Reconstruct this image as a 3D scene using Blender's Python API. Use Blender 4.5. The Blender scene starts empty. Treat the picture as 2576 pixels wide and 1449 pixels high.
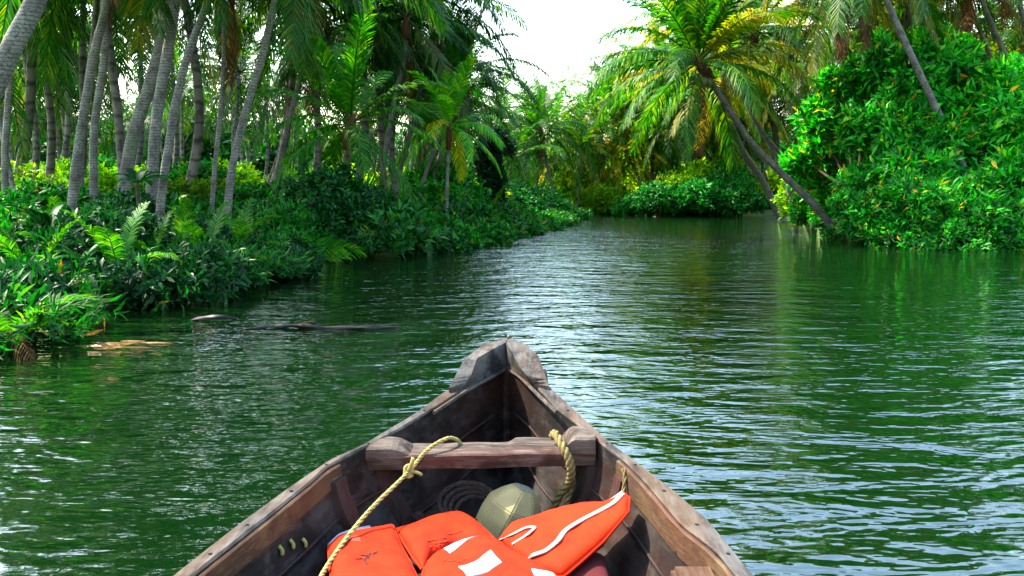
import bpy, bmesh, math, random
import numpy as np
from mathutils import Vector, Matrix
from mathutils import noise as mnoise
random.seed(7); rng = np.random.default_rng(7)
R = math.radians
scene = bpy.context.scene
COL = scene.collection

# ------------------------------------------------------------------ camera
W0, H0, F0 = 2576.0, 1449.0, 2022.0
CAMH, HORY = 1.45, 490.0
PITCH = math.atan((H0 / 2 - HORY) / F0)
cam = bpy.data.cameras.new("camera"); cam_o = bpy.data.objects.new("camera", cam); COL.objects.link(cam_o)
cam_o.location = (0, 0, CAMH); cam_o.rotation_euler = (math.pi / 2 - PITCH, 0, 0)
cam.sensor_width = 36; cam.lens = 36 * F0 / W0; cam.clip_start = 0.05; cam.clip_end = 3000
scene.camera = cam_o

# ------------------------------------------------------------------ light
SUN_EL, SUN_AZ = R(54), R(-68)         # azimuth from +Y, negative = to the left
sdir = Vector((math.sin(SUN_AZ) * math.cos(SUN_EL), math.cos(SUN_AZ) * math.cos(SUN_EL), math.sin(SUN_EL)))
world = bpy.data.worlds.new("World"); scene.world = world; world.use_nodes = True
wn = world.node_tree; wn.nodes.clear()
sky = wn.nodes.new('ShaderNodeTexSky'); sky.sky_type = 'NISHITA'; sky.sun_disc = False
sky.sun_elevation = SUN_EL; sky.sun_rotation = SUN_AZ
sky.air_density = 1.9; sky.dust_density = 2.0; sky.ozone_density = 3.0
bg = wn.nodes.new('ShaderNodeBackground'); bg.inputs[1].default_value = 0.15
wo = wn.nodes.new('ShaderNodeOutputWorld')
wn.links.new(sky.outputs[0], bg.inputs[0]); wn.links.new(bg.outputs[0], wo.inputs[0])
sl = bpy.data.lights.new("sun", 'SUN'); sl.energy = 4.0; sl.angle = R(0.6); sl.color = (1, .9, .72)
so = bpy.data.objects.new("sun", sl); COL.objects.link(so)
so.rotation_euler = sdir.to_track_quat('Z', 'Y').to_euler(); so.location = (-20, 5, 30)
scene.view_settings.view_transform = 'Standard'; scene.view_settings.look = 'None'
scene.view_settings.gamma = 1; scene.view_settings.exposure = 2.65
cy = scene.cycles
cy.max_bounces = 6; cy.diffuse_bounces = 3; cy.glossy_bounces = 3; cy.transmission_bounces = 4; cy.transparent_max_bounces = 4
cy.caustics_reflective = False; cy.caustics_refractive = False
cy.use_denoising = True; cy.sample_clamp_indirect = 6

# ------------------------------------------------------------------ helpers
_fw = Vector((0, math.cos(PITCH), -math.sin(PITCH))); _up = Vector((0, math.sin(PITCH), math.cos(PITCH)))
def ray(px, py): return _fw + Vector((1, 0, 0)) * ((px - W0 / 2) / F0) - _up * ((py - H0 / 2) / F0)
def at(px, py, d):
    r = ray(px, py); return Vector((0, 0, CAMH)) + r * (d / r.y)
def atz(px, py, z):
    r = ray(px, py); return Vector((0, 0, CAMH)) + r * ((z - CAMH) / r.z)
def proj(p):
    v = Vector(p) - Vector((0, 0, CAMH)); k = v.dot(_fw)
    return (W0 / 2 + F0 * v.x / k, H0 / 2 - F0 * v.dot(_up) / k)

def mesh_np(name, V, Fs, mat, smooth=False):
    """V (n,3); Fs list of (m,k) index arrays"""
    me = bpy.data.meshes.new(name)
    V = np.asarray(V, dtype=np.float32)
    loops = np.concatenate([f.ravel() for f in Fs]).astype(np.int32)
    tot = np.concatenate([np.full(len(f), f.shape[1]) for f in Fs]).astype(np.int32)
    st = np.concatenate([[0], np.cumsum(tot)[:-1]]).astype(np.int32)
    me.vertices.add(len(V)); me.vertices.foreach_set('co', V.ravel())
    me.loops.add(len(loops)); me.loops.foreach_set('vertex_index', loops)
    me.polygons.add(len(tot)); me.polygons.foreach_set('loop_start', st)
    if smooth: me.polygons.foreach_set('use_smooth', np.ones(len(tot), dtype=bool))
    me.update(calc_edges=True); me.validate()
    if mat: me.materials.append(mat)
    return me
def mesh_py(name, V, F, mat, smooth=False):
    me = bpy.data.meshes.new(name); me.from_pydata([tuple(v) for v in V], [], F); me.update()
    bm = bmesh.new(); bm.from_mesh(me); bmesh.ops.recalc_face_normals(bm, faces=bm.faces); bm.to_mesh(me); bm.free()
    if smooth:
        for p in me.polygons: p.use_smooth = True
    if mat: me.materials.append(mat)
    return me
def obj(name, me, parent=None, loc=None, tint=None):
    o = bpy.data.objects.new(name, me); COL.objects.link(o)
    if parent: o.parent = parent
    if loc is not None: o.location = loc
    if tint: o.color = (*tint, 1)
    return o
def tag(o, label, cat=None, group=None, kind=None):
    o['label'] = label
    if cat: o['category'] = cat
    if group: o['group'] = group
    if kind: o['kind'] = kind
    return o
def empty(name, loc, label, cat, group=None):
    e = bpy.data.objects.new(name, None); COL.objects.link(e); e.location = loc; e.empty_display_size = .1
    return tag(e, label, cat, group)

def smooth_path(pts, n):
    """Catmull-Rom resample"""
    P = [Vector(p) for p in pts]
    if len(P) == 2: return [P[0].lerp(P[1], i / (n - 1)) for i in range(n)]
    Q = [P[0] * 2 - P[1]] + P + [P[-1] * 2 - P[-2]]
    out = []; m = len(P) - 1
    for i in range(n):
        t = i / (n - 1) * m; k = min(int(t), m - 1); u = t - k
        a, b, c, d = Q[k], Q[k + 1], Q[k + 2], Q[k + 3]
        out.append(.5 * ((2 * b) + (c - a) * u + (2 * a - 5 * b + 4 * c - d) * u * u + (3 * b - a - 3 * c + d) * u ** 3))
    return out
def tube(path, rad, seg=8, cap=True, wob=0.0):
    V, F = [], []; n = len(path)
    up = Vector((0, 0, 1)); t0 = (path[1] - path[0]).normalized()
    if abs(t0.dot(up)) > .9: up = Vector((1, 0, 0))
    s = t0.cross(up).normalized()
    for i, p in enumerate(path):
        t = (path[min(i + 1, n - 1)] - path[max(i - 1, 0)]).normalized()
        s = (s - t * s.dot(t)).normalized(); b = t.cross(s)
        r = rad(i / (n - 1)) if callable(rad) else rad
        for k in range(seg):
            a = 2 * math.pi * k / seg
            rr = r * (1 + (wob * mnoise.noise(p * 4 + Vector((k, 0, 0))) if wob else 0))
            V.append(p + s * (rr * math.cos(a)) + b * (rr * math.sin(a)))
    for i in range(n - 1):
        for k in range(seg):
            F.append((i * seg + k, i * seg + (k + 1) % seg, (i + 1) * seg + (k + 1) % seg, (i + 1) * seg + k))
    if cap: F.append(tuple(range(seg - 1, -1, -1))); F.append(tuple((n - 1) * seg + k for k in range(seg)))
    return V, F
def joinvf(parts):
    V, F = [], []
    for v, f in parts:
        o = len(V); V += list(v); F += [tuple(i + o for i in q) for q in f]
    return V, F
def rope_vf(path, r, turns_per_m=14, strands=3):
    L = sum((path[i + 1] - path[i]).length for i in range(len(path) - 1))
    n = max(20, int(L * turns_per_m * 8)); P = smooth_path(path, n); out = []
    s = Vector((1, 0, 0))
    fr = []
    for i, p in enumerate(P):
        t = (P[min(i + 1, n - 1)] - P[max(i - 1, 0)]).normalized()
        if abs(s.dot(t)) > .95: s = Vector((0, 0, 1))
        s = (s - t * s.dot(t)).normalized(); fr.append((p, s.copy(), t.cross(s)))
    for k in range(strands):
        q = []
        for i, (p, a, b) in enumerate(fr):
            ang = 2 * math.pi * (k / strands + L * turns_per_m * i / n)
            q.append(p + a * (r * .5 * math.cos(ang)) + b * (r * .5 * math.sin(ang)))
        out.append(tube(q, r * .56, 6))
    return joinvf(out)

# ------------------------------------------------------------------ materials
def nmat(name):
    m = bpy.data.materials.new(name); m.use_nodes = True; nt = m.node_tree; nt.nodes.clear()
    out = nt.nodes.new('ShaderNodeOutputMaterial'); return m, nt, out
def N(nt, t, **kw):
    n = nt.nodes.new(t)
    for k, v in kw.items():
        if k.startswith('i_'):
            key = k[2:]; key = int(key) if key.isdigit() else key.replace('_', ' ')
            n.inputs[key].default_value = v
        else: setattr(n, k, v)
    return n
def ramp(nt, stops, inp=None, interp='LINEAR'):
    r = nt.nodes.new('ShaderNodeValToRGB'); r.color_ramp.interpolation = interp; e = r.color_ramp.elements
    while len(e) < len(stops): e.new(.5)
    for k, (p, c) in enumerate(stops): e[k].position = p; e[k].color = (*c, 1) if len(c) == 3 else c
    if inp is not None: nt.links.new(inp, r.inputs[0])
    return r
def mixc(nt, a, b, fac, mode='MIX'):
    m = nt.nodes.new('ShaderNodeMix'); m.data_type = 'RGBA'; m.blend_type = mode
    for s, v in ((m.inputs[0], fac), (m.inputs[6], a), (m.inputs[7], b)):
        if hasattr(v, 'is_linked'): nt.links.new(v, s)
        elif isinstance(v, (int, float)): s.default_value = v
        else: s.default_value = (*v, 1)
    return m.outputs[2]
KA = .42
def leaf_mat(name, stops, transl=.35, rough=.38, spec=.5, tcol=(1.6, 1.5, .6)):
    stops = [(p, tuple(x * KA for x in c)) for p, c in stops]; m, nt, out = nmat(name); L = nt.links.new
    geo = N(nt, 'ShaderNodeNewGeometry'); oi = N(nt, 'ShaderNodeObjectInfo')
    r = ramp(nt, stops, geo.outputs['Random Per Island'])
    c = mixc(nt, r.outputs[0], oi.outputs['Color'], 1.0, 'MULTIPLY')
    hv = N(nt, 'ShaderNodeHueSaturation'); L(c, hv.inputs['Color'])
    mr = N(nt, 'ShaderNodeMapRange'); L(oi.outputs['Random'], mr.inputs[0]); mr.inputs[3].default_value = .75; mr.inputs[4].default_value = 1.3
    L(mr.outputs[0], hv.inputs['Value'])
    p = N(nt, 'ShaderNodeBsdfPrincipled'); L(hv.outputs[0], p.inputs['Base Color'])
    p.inputs['Roughness'].default_value = rough; p.inputs['Specular IOR Level'].default_value = spec
    t = N(nt, 'ShaderNodeBsdfTranslucent'); L(mixc(nt, hv.outputs[0], tcol, 1.0, 'MULTIPLY'), t.inputs[0])
    mx = N(nt, 'ShaderNodeMixShader'); mx.inputs[0].default_value = transl
    L(p.outputs[0], mx.inputs[1]); L(t.outputs[0], mx.inputs[2]); L(mx.outputs[0], out.inputs[0])
    return m
M = {}
M['frond'] = leaf_mat('palm_leaflet', [(0, (.006, .08, .006)), (.45, (.02, .16, .008)), (.8, (.075, .24, .006)), (1, (.24, .3, .01))], .45, .5, .18, (2.1, 1.8, .3))
M['frond_old'] = leaf_mat('yellowing_palm_leaflet', [(0, (.06, .16, .006)), (.5, (.2, .26, .008)), (.85, (.42, .33, .01)), (1, (.42, .2, .02))], .5, .5, .25, (1.9, 1.5, .4))
M['frond_dead'] = leaf_mat('dead_palm_leaflet', [(0, (.07, .03, .012)), (.6, (.2, .085, .02)), (1, (.36, .18, .05))], .3, .7, .2, (1.3, 1, .6))
M['leaf_dark'] = leaf_mat('dark_broad_leaf', [(0, (.001, .03, .006)), (.5, (.003, .075, .013)), (.85, (.008, .15, .02)), (1, (.03, .17, .02))], 0.25, .48, .18, (1.4, 1.8, .5))
M['leaf_mid'] = leaf_mat('green_broad_leaf', [(0, (.001, .06, .006)), (.5, (.004, .18, .012)), (.85, (.015, .33, .015)), (.97, (.11, .38, .02)), (1, (.45, .2, .02))], .42, .45, .22, (1.6, 1.6, .4))
M['leaf_lit'] = leaf_mat('sunlit_yellow_green_leaf', [(0, (.05, .2, .01)), (.5, (.13, .36, .012)), (.85, (.26, .48, .015)), (1, (.5, .4, .02))], .55, .5, .18, (2.2, 1.9, .2))  # sunlight on leaves painted in as a brighter, yellower colour

def simple_mat(name, col, rough=.6, spec=.4, bump=0, bscale=20, var=.2, metallic=0):
    col = tuple(c * KA for c in col)
    m, nt, out = nmat(name); L = nt.links.new
    tc = N(nt, 'ShaderNodeTexCoord'); nz = N(nt, 'ShaderNodeTexNoise', i_Scale=bscale, i_Detail=5.0); L(tc.outputs['Object'], nz.inputs['Vector'])
    lo = tuple(c * (1 - var) for c in col); hi = tuple(min(1, c * (1 + var)) for c in col)
    r = ramp(nt, [(.3, lo), (.7, hi)], nz.outputs[0])
    p = N(nt, 'ShaderNodeBsdfPrincipled'); L(r.outputs[0], p.inputs['Base Color'])
    p.inputs['Roughness'].default_value = rough; p.inputs['Specular IOR Level'].default_value = spec; p.inputs['Metallic'].default_value = metallic
    if bump:
        b = N(nt, 'ShaderNodeBump'); b.inputs['Distance'].default_value = bump; L(nz.outputs[0], b.inputs['Height']); L(b.outputs[0], p.inputs['Normal'])
    L(p.outputs[0], out.inputs[0]); return m
def trunk_mat(name, a, b, ringscale=9):
    a, b = [tuple(x * KA for x in c) for c in (a, b)]
    m, nt, out = nmat(name); L = nt.links.new
    tc = N(nt, 'ShaderNodeTexCoord'); oi = N(nt, 'ShaderNodeObjectInfo')
    wv = N(nt, 'ShaderNodeTexWave', wave_type='BANDS', bands_direction='Z'); wv.inputs['Scale'].default_value = ringscale / 1.6; wv.inputs['Distortion'].default_value = 2.6; wv.inputs['Detail'].default_value = 2; wv.inputs['Detail Scale'].default_value = 2
    nz = N(nt, 'ShaderNodeTexNoise', i_Scale=5.0, i_Detail=6.0); nz2 = N(nt, 'ShaderNodeTexNoise', i_Scale=1.2, i_Detail=2.0)
    for x in (wv, nz, nz2): L(tc.outputs['Object'], x.inputs['Vector'])
    c = ramp(nt, [(.3, a), (.62, b)], nz.outputs[0]).outputs[0]
    c = mixc(nt, c, tuple(x * .5 for x in a), ramp(nt, [(.0, (.85,) * 3), (.2, (0, 0, 0))], wv.outputs[1]).outputs[0])
    c = mixc(nt, c, (.05, .1, .03), ramp(nt, [(.56, (0, 0, 0)), (.72, (.7, .7, .7))], nz2.outputs[0]).outputs[0])
    nz3 = N(nt, 'ShaderNodeTexNoise', i_Scale=26.0, i_Detail=4.0, i_Roughness=.7); L(tc.outputs['Object'], nz3.inputs['Vector'])
    c = mixc(nt, c, tuple(x * .3 for x in a), ramp(nt, [(.38, (.8,) * 3), (.5, (0, 0, 0))], nz3.outputs[0]).outputs[0])
    c = mixc(nt, c, oi.outputs['Color'], 1, 'MULTIPLY')
    p = N(nt, 'ShaderNodeBsdfPrincipled'); L(c, p.inputs['Base Color']); p.inputs['Roughness'].default_value = .8; p.inputs['Specular IOR Level'].default_value = .25
    bp = N(nt, 'ShaderNodeBump'); bp.inputs['Distance'].default_value = .012; bp.inputs['Strength'].default_value = .5
    L(nz.outputs[0], bp.inputs['Height']); L(bp.outputs[0], p.inputs['Normal']); L(p.outputs[0], out.inputs[0]); return m
M['trunk'] = trunk_mat('grey_palm_bark', (.13, .12, .11), (.38, .35, .31))
M['bark'] = simple_mat('dark_branch_bark', (.09, .065, .045), .85, .2, .02, 9, .4)
M['stalk'] = simple_mat('frond_midrib', (.2, .24, .04), .5, .4, 0, 3, .3)
M['nut'] = simple_mat('coconut_husk', (.22, .26, .05), .5, .4, .004, 9, .4)
M['fibre'] = simple_mat('palm_fibre', (.14, .07, .03), .9, .1, .03, 14, .5)

def wood_mat(name, base, light, dark, grain=(1, 1, 1), stain=None, stain_amt=.5, rough=.7, seedloc=(0, 0, 0), bump=.004):
    base, light, dark, stain = [tuple(x * KA for x in c) for c in (base, light, dark, stain)]
    m, nt, out = nmat(name); L = nt.links.new
    tc = N(nt, 'ShaderNodeTexCoord'); mp = N(nt, 'ShaderNodeMapping'); mp.inputs['Scale'].default_value = grain; mp.inputs['Location'].default_value = seedloc
    L(tc.outputs['Object'], mp.inputs[0])
    fine = N(nt, 'ShaderNodeTexNoise', i_Scale=18.0, i_Detail=8.0, i_Roughness=.65); L(mp.outputs[0], fine.inputs['Vector'])
    pat = N(nt, 'ShaderNodeTexNoise', i_Scale=5.0, i_Detail=6.0, i_Roughness=.6, i_Distortion=.6); L(tc.outputs['Object'], pat.inputs['Vector'])
    pat2 = N(nt, 'ShaderNodeTexNoise', i_Scale=2.3, i_Detail=5.0, i_Roughness=.6); L(mp.outputs[0], pat2.inputs['Vector'])
    c = ramp(nt, [(.3, dark), (.5, base), (.72, light)], fine.outputs[0]).outputs[0]
    c = mixc(nt, c, light, ramp(nt, [(.5, (0, 0, 0)), (.68, (.65, .65, .65))], pat.outputs[0]).outputs[0])
    c = mixc(nt, c, dark, ramp(nt, [(.36, (.85, .85, .85)), (.5, (0, 0, 0))], pat.outputs[0]).outputs[0])
    if stain: c = mixc(nt, c, stain, ramp(nt, [(.45, (0, 0, 0)), (.62, (stain_amt,) * 3)], pat2.outputs[0]).outputs[0])
    p = N(nt, 'ShaderNodeBsdfPrincipled'); L(c, p.inputs['Base Color']); p.inputs['Specular IOR Level'].default_value = .14
    rr = ramp(nt, [(.3, (rough + .15,) * 3), (.7, (rough - .15,) * 3)], pat.outputs[0]); L(rr.outputs[0], p.inputs['Roughness'])
    bp = N(nt, 'ShaderNodeBump'); bp.inputs['Distance'].default_value = bump; L(fine.outputs[0], bp.inputs['Height']); L(bp.outputs[0], p.inputs['Normal'])
    L(p.outputs[0], out.inputs[0]); return m
M['hull'] = wood_mat('dark_tarred_planks', (.010, .008, .007), (.085, .078, .075), (.003, .0025, .0025), (1, .25, 1.2), (.06, .02, .012), .55, .65)
M['gunwale'] = wood_mat('weathered_grey_wood', (.07, .064, .06), (.18, .17, .165), (.018, .015, .013), (3, .35, 3), (.2, .11, .05), .4, .7)
M['rail'] = wood_mat('brown_rail_wood', (.085, .046, .024), (.2, .125, .065), (.07, .04, .025), (3, .35, 3), (.12, .04, .02), .5, .65)
M['beam'] = wood_mat('reddish_beam_wood', (.095, .068, .052), (.25, .21, .18), (.025, .014, .01), (.35, 3, 3), (.2, .07, .05), .35, .65)
M['rib'] = wood_mat('old_rib_wood', (.03, .018, .015), (.07, .055, .05), (.02, .012, .012), (3, 3, .35), (.12, .03, .02), .5, .7)
M['jacket'] = simple_mat('orange_vest_cloth', (.82, .027, .002), .8, .08, .005, 11, .2)
M['jacket2'] = simple_mat('orange_vest_cloth_faded', (.78, .031, .003), .8, .08, .005, 9, .2)
M['reflect'] = simple_mat('silver_reflective_tape', (.6, .68, .8), .5, .3, .001, 60, .1)
M['strap'] = simple_mat('off_white_webbing', (.62, .5, .45), .8, .2, .001, 90, .15)
M['ink'] = simple_mat('black_marker_ink', (.02, .01, .015), .7, .2)
M['faint'] = simple_mat('faded_print', (.5, .05, .015), .7, .2)
M['rope_y'] = simple_mat('yellow_green_rope', (.42, .38, .12), .8, .2, .002, 40, .35)
M['rope_b'] = simple_mat('coir_rope', (.24, .19, .07), .9, .15, .003, 60, .4)
M['rope_d'] = simple_mat('old_dark_rope', (.07, .055, .045), .9, .15, .003, 60, .4)
M['can'] = simple_mat('dull_yellow_plastic', (.62, .52, .23), .6, .2, .002, 6, .25)
M['can_top'] = simple_mat('pale_plastic_top', (.5, .5, .42), .5, .4, .002, 6, .15)  # top piece paler and greyer than the can body
M['cloth'] = simple_mat('dark_red_cloth', (.12, .008, .012), .85, .2, .004, 12, .3)
M['black'] = simple_mat('black_iron', (.012, .012, .014), .5, .5)
M['log'] = simple_mat('wet_dark_log', (.012, .008, .008), .6, .3, .01, 12, .5)

# water
def water_mat():
    m, nt, out = nmat('river_water'); L = nt.links.new
    geo = N(nt, 'ShaderNodeNewGeometry')
    def layer(sx, sy, scale, detail, rot=0, rough=.55, dist=0.0):
        mp = N(nt, 'ShaderNodeMapping'); mp.inputs['Scale'].default_value = (sx, sy, 1); mp.inputs['Rotation'].default_value = (0, 0, rot)
        L(geo.outputs['Position'], mp.inputs[0])
        nz = N(nt, 'ShaderNodeTexNoise', i_Scale=scale, i_Detail=detail, i_Roughness=rough, i_Distortion=dist); L(mp.outputs[0], nz.inputs['Vector']); return nz.outputs[0]
    big = layer(.8, 1.2, .9, 2, R(6)); mid = layer(.58, 1.2, 2.6, 3, R(-8), .55, .3); fin = layer(.6, 1.3, 8.0, 2, R(5), .5, .2)
    calm = layer(.6, .9, .25, 2, R(20))
    b = N(nt, 'ShaderNodeBump'); b.inputs['Strength'].default_value = 1; b.inputs['Distance'].default_value = .06; L(big, b.inputs['Height'])
    b2 = N(nt, 'ShaderNodeBump'); b2.inputs['Distance'].default_value = .078; L(mid, b2.inputs['Height']); L(b.outputs[0], b2.inputs['Normal'])
    L(ramp(nt, [(.35, (.55,) * 3), (.65, (1,) * 3)], calm).outputs[0], b2.inputs['Strength'])
    b3 = N(nt, 'ShaderNodeBump'); b3.inputs['Distance'].default_value = .014; L(fin, b3.inputs['Height']); L(b2.outputs[0], b3.inputs['Normal'])
    p = N(nt, 'ShaderNodeBsdfPrincipled'); p.inputs['Roughness'].default_value = .02; p.inputs['IOR'].default_value = 2.0
    p.inputs['Base Color'].default_value = (.0008, .0075, .0012, 1); p.inputs['Specular IOR Level'].default_value = .5
    L(b3.outputs[0], p.inputs['Normal']); L(p.outputs[0], out.inputs[0]); return m
M['water'] = water_mat()

def ground_mat():
    m, nt, out = nmat('leaf_litter_soil'); L = nt.links.new
    geo = N(nt, 'ShaderNodeNewGeometry'); nz = N(nt, 'ShaderNodeTexNoise', i_Scale=1.5, i_Detail=8.0); L(geo.outputs['Position'], nz.inputs['Vector'])
    n2 = N(nt, 'ShaderNodeTexNoise', i_Scale=.25, i_Detail=3.0); L(geo.outputs['Position'], n2.inputs['Vector'])
    c = ramp(nt, [(.35, (.03, .05, .012)), (.55, (.05, .1, .015)), (.7, (.12, .16, .03))], nz.outputs[0]).outputs[0]
    c = mixc(nt, c, (.14, .2, .03), ramp(nt, [(.45, (0, 0, 0)), (.6, (.8,) * 3)], n2.outputs[0]).outputs[0])
    p = N(nt, 'ShaderNodeBsdfPrincipled'); L(c, p.inputs['Base Color']); p.inputs['Roughness'].default_value = .95
    b = N(nt, 'ShaderNodeBump'); b.inputs['Distance'].default_value = .1; L(nz.outputs[0], b.inputs['Height']); L(b.outputs[0], p.inputs['Normal'])
    L(p.outputs[0], out.inputs[0]); return m

# ------------------------------------------------------------------ setting: ground + water
LB = [atz(x, y, 0).to_2d() for x, y in [(-60, 930), (60, 850), (130, 795), (300, 765), (520, 735), (690, 690), (650, 655), (840, 648), (1000, 640), (1190, 605), (1300, 580), (1440, 549)]]
FB = [Vector((4.5, 60)), Vector((9.5, 61))] + [atz(x, y, 0).to_2d() for x, y in [(1640, 545), (1930, 544), (2010, 552), (2100, 590), (2240, 622), (2420, 630), (2620, 633)]]
RIV = [Vector((-7, -60)), Vector((-6, -8)), Vector((-5.6, 2))] + LB + FB + [Vector((22, 18)), Vector((26, 4)), Vector((26, -60))]
def sdist(X, Y, poly):
    d = np.full(X.shape, 1e9); inside = np.zeros(X.shape, bool); n = len(poly)
    for i in range(n):
        ax, ay = poly[i]; bx, by = poly[(i + 1) % n]
        ex, ey = bx - ax, by - ay; t = np.clip(((X - ax) * ex + (Y - ay) * ey) / (ex * ex + ey * ey + 1e-9), 0, 1)
        d = np.minimum(d, np.hypot(X - ax - t * ex, Y - ay - t * ey))
        c = ((ay > Y) != (by > Y)) & (X < (bx - ax) * (Y - ay) / ((by - ay) if abs(by - ay) > 1e-9 else 1e-9) + ax)
        inside ^= c
    return np.where(inside, -d, d)
def ground_z(x, y):
    s = sdist(np.array([x], float), np.array([y], float), RIV)[0]
    return float(np.interp(s, [-3, -.1, .6, 6, 400], [-1.2, -.1, .28, .55, .7]))
def build_ground():
    xs = np.unique(np.concatenate([np.arange(-30, 30, .6), np.linspace(-400, -30, 30), np.linspace(30, 400, 30)]))
    ys = np.unique(np.concatenate([np.arange(-10, 75, .6), np.linspace(-150, -10, 16), np.linspace(75, 900, 36)]))
    X, Y = np.meshgrid(xs, ys); S = sdist(X, Y, RIV)
    Z = np.interp(S, [-3, -.1, .6, 6, 400], [-1.2, -.1, .28, .55, .7])
    Z += np.where(S > .3, 1, 0) * .08 * np.sin(X * 1.7) * np.cos(Y * 1.3)
    V = np.stack([X, Y, Z], -1).reshape(-1, 3); nx, ny = len(xs), len(ys)
    i = np.arange(nx * ny).reshape(ny, nx); Fq = np.stack([i[:-1, :-1], i[:-1, 1:], i[1:, 1:], i[1:, :-1]], -1).reshape(-1, 4)
    tag(obj('ground', mesh_np('ground', V, [Fq], ground_mat(), True)), 'low green river banks and grove floor under the palms', kind='structure')
build_ground()
xs = [-60, 80]; ys = [-80, 90]
tag(obj('water', mesh_py('water', [(-60, -80, 0), (80, -80, 0), (80, 90, 0), (-60, 90, 0)], [(0, 1, 2, 3)], M['water'])), 'rippled dark green river reflecting the pale sky', kind='structure')

# ------------------------------------------------------------------ foliage generators
def leaf_arrays(P, D, Nn, Ln, Wd, fold=.25, curl=.15):
    """P base, D unit direction, Nn approx normal, Ln length, Wd width -> verts (n*5,3) tris"""
    S = np.cross(D, Nn); S /= np.linalg.norm(S, axis=1, keepdims=True) + 1e-9
    Nn = np.cross(S, D)
    L = Ln[:, None]; Wd = Wd[:, None]
    mid = P + D * L * .5
    v0 = P; v1 = mid + S * Wd * .5 + Nn * Wd * fold; v2 = mid; v3 = mid - S * Wd * .5 + Nn * Wd * fold; v4 = P + D * L - Nn * L * curl
    V = np.stack([v0, v1, v2, v3, v4], 1).reshape(-1, 3); b = (np.arange(len(P)) * 5)[:, None]
    T = np.concatenate([b + np.array([[0, 2, 1]]), b + np.array([[0, 3, 2]]), b + np.array([[1, 2, 4]]), b + np.array([[2, 3, 4]])])
    return V, T
def unit(v): return v / (np.linalg.norm(v, axis=-1, keepdims=True) + 1e-9)
def clusters(C, A, per, ln, wd, spread=1.0, jit=.25):
    """C cluster centres, A axes; per leaves each"""
    n = len(C) * per
    Cc = np.repeat(C, per, 0); Aa = np.repeat(A, per, 0)
    ph = rng.uniform(0, 2 * np.pi, n); tilt = rng.uniform(.25, 1.25, n) * spread
    ref = np.where(np.abs(Aa[:, 2:3]) > .9, np.array([[1., 0, 0]]), np.array([[0, 0, 1.]]))
    s = unit(np.cross(Aa, ref)); t = np.cross(Aa, s)
    D = unit(Aa * np.cos(tilt)[:, None] + (s * np.cos(ph)[:, None] + t * np.sin(ph)[:, None]) * np.sin(tilt)[:, None] + rng.normal(0, .12, (n, 3)))
    Nn = unit(Aa + rng.normal(0, .3, (n, 3)))
    Ls = ln * rng.uniform(.6, 1.25, n); Ws = wd * rng.uniform(.75, 1.25, n)
    P = Cc + rng.normal(0, 1, (n, 3)) * ln * jit
    return leaf_arrays(P, D, Nn, Ls, Ws)
def lobe_clusters(c, rad, n, inner=.55, up=.35, low=-0.6):
    """clusters in outer part of a bumpy ellipsoid"""
    d = unit(rng.normal(0, 1, (n * 2, 3))); d = d[d[:, 2] > low][:n]
    k = rng.normal(0, 1, (5, 3)) * 1.6; bump = 1 + .2 * np.sin(d @ k.T * 2.3 + rng.uniform(0, 6, 5)).sum(1) / 1.6
    r = (rng.uniform(inner ** 2, 1, len(d)) ** .5) * bump
    C = np.array(c) + d * r[:, None] * np.array(rad)
    A = unit(d + np.array([0, 0, up]) + rng.normal(0, .35, d.shape)); return C, A
def foliage_mesh(name, lobes, mat, per=7, ln=.14, wd=.055, dens=90, inner=.55, low=-.6):
    Cs, As = [], []
    for (c, rad) in lobes:
        area = 4 * math.pi * ((rad[0] * rad[1] + rad[0] * rad[2] + rad[1] * rad[2]) / 3)
        C, A = lobe_clusters(c, rad, max(30, int(area * dens)), inner, .35, low); Cs.append(C); As.append(A)
    V, T = clusters(np.concatenate(Cs), np.concatenate(As), per, ln, wd)
    return mesh_np(name, V, [T], mat)

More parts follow.
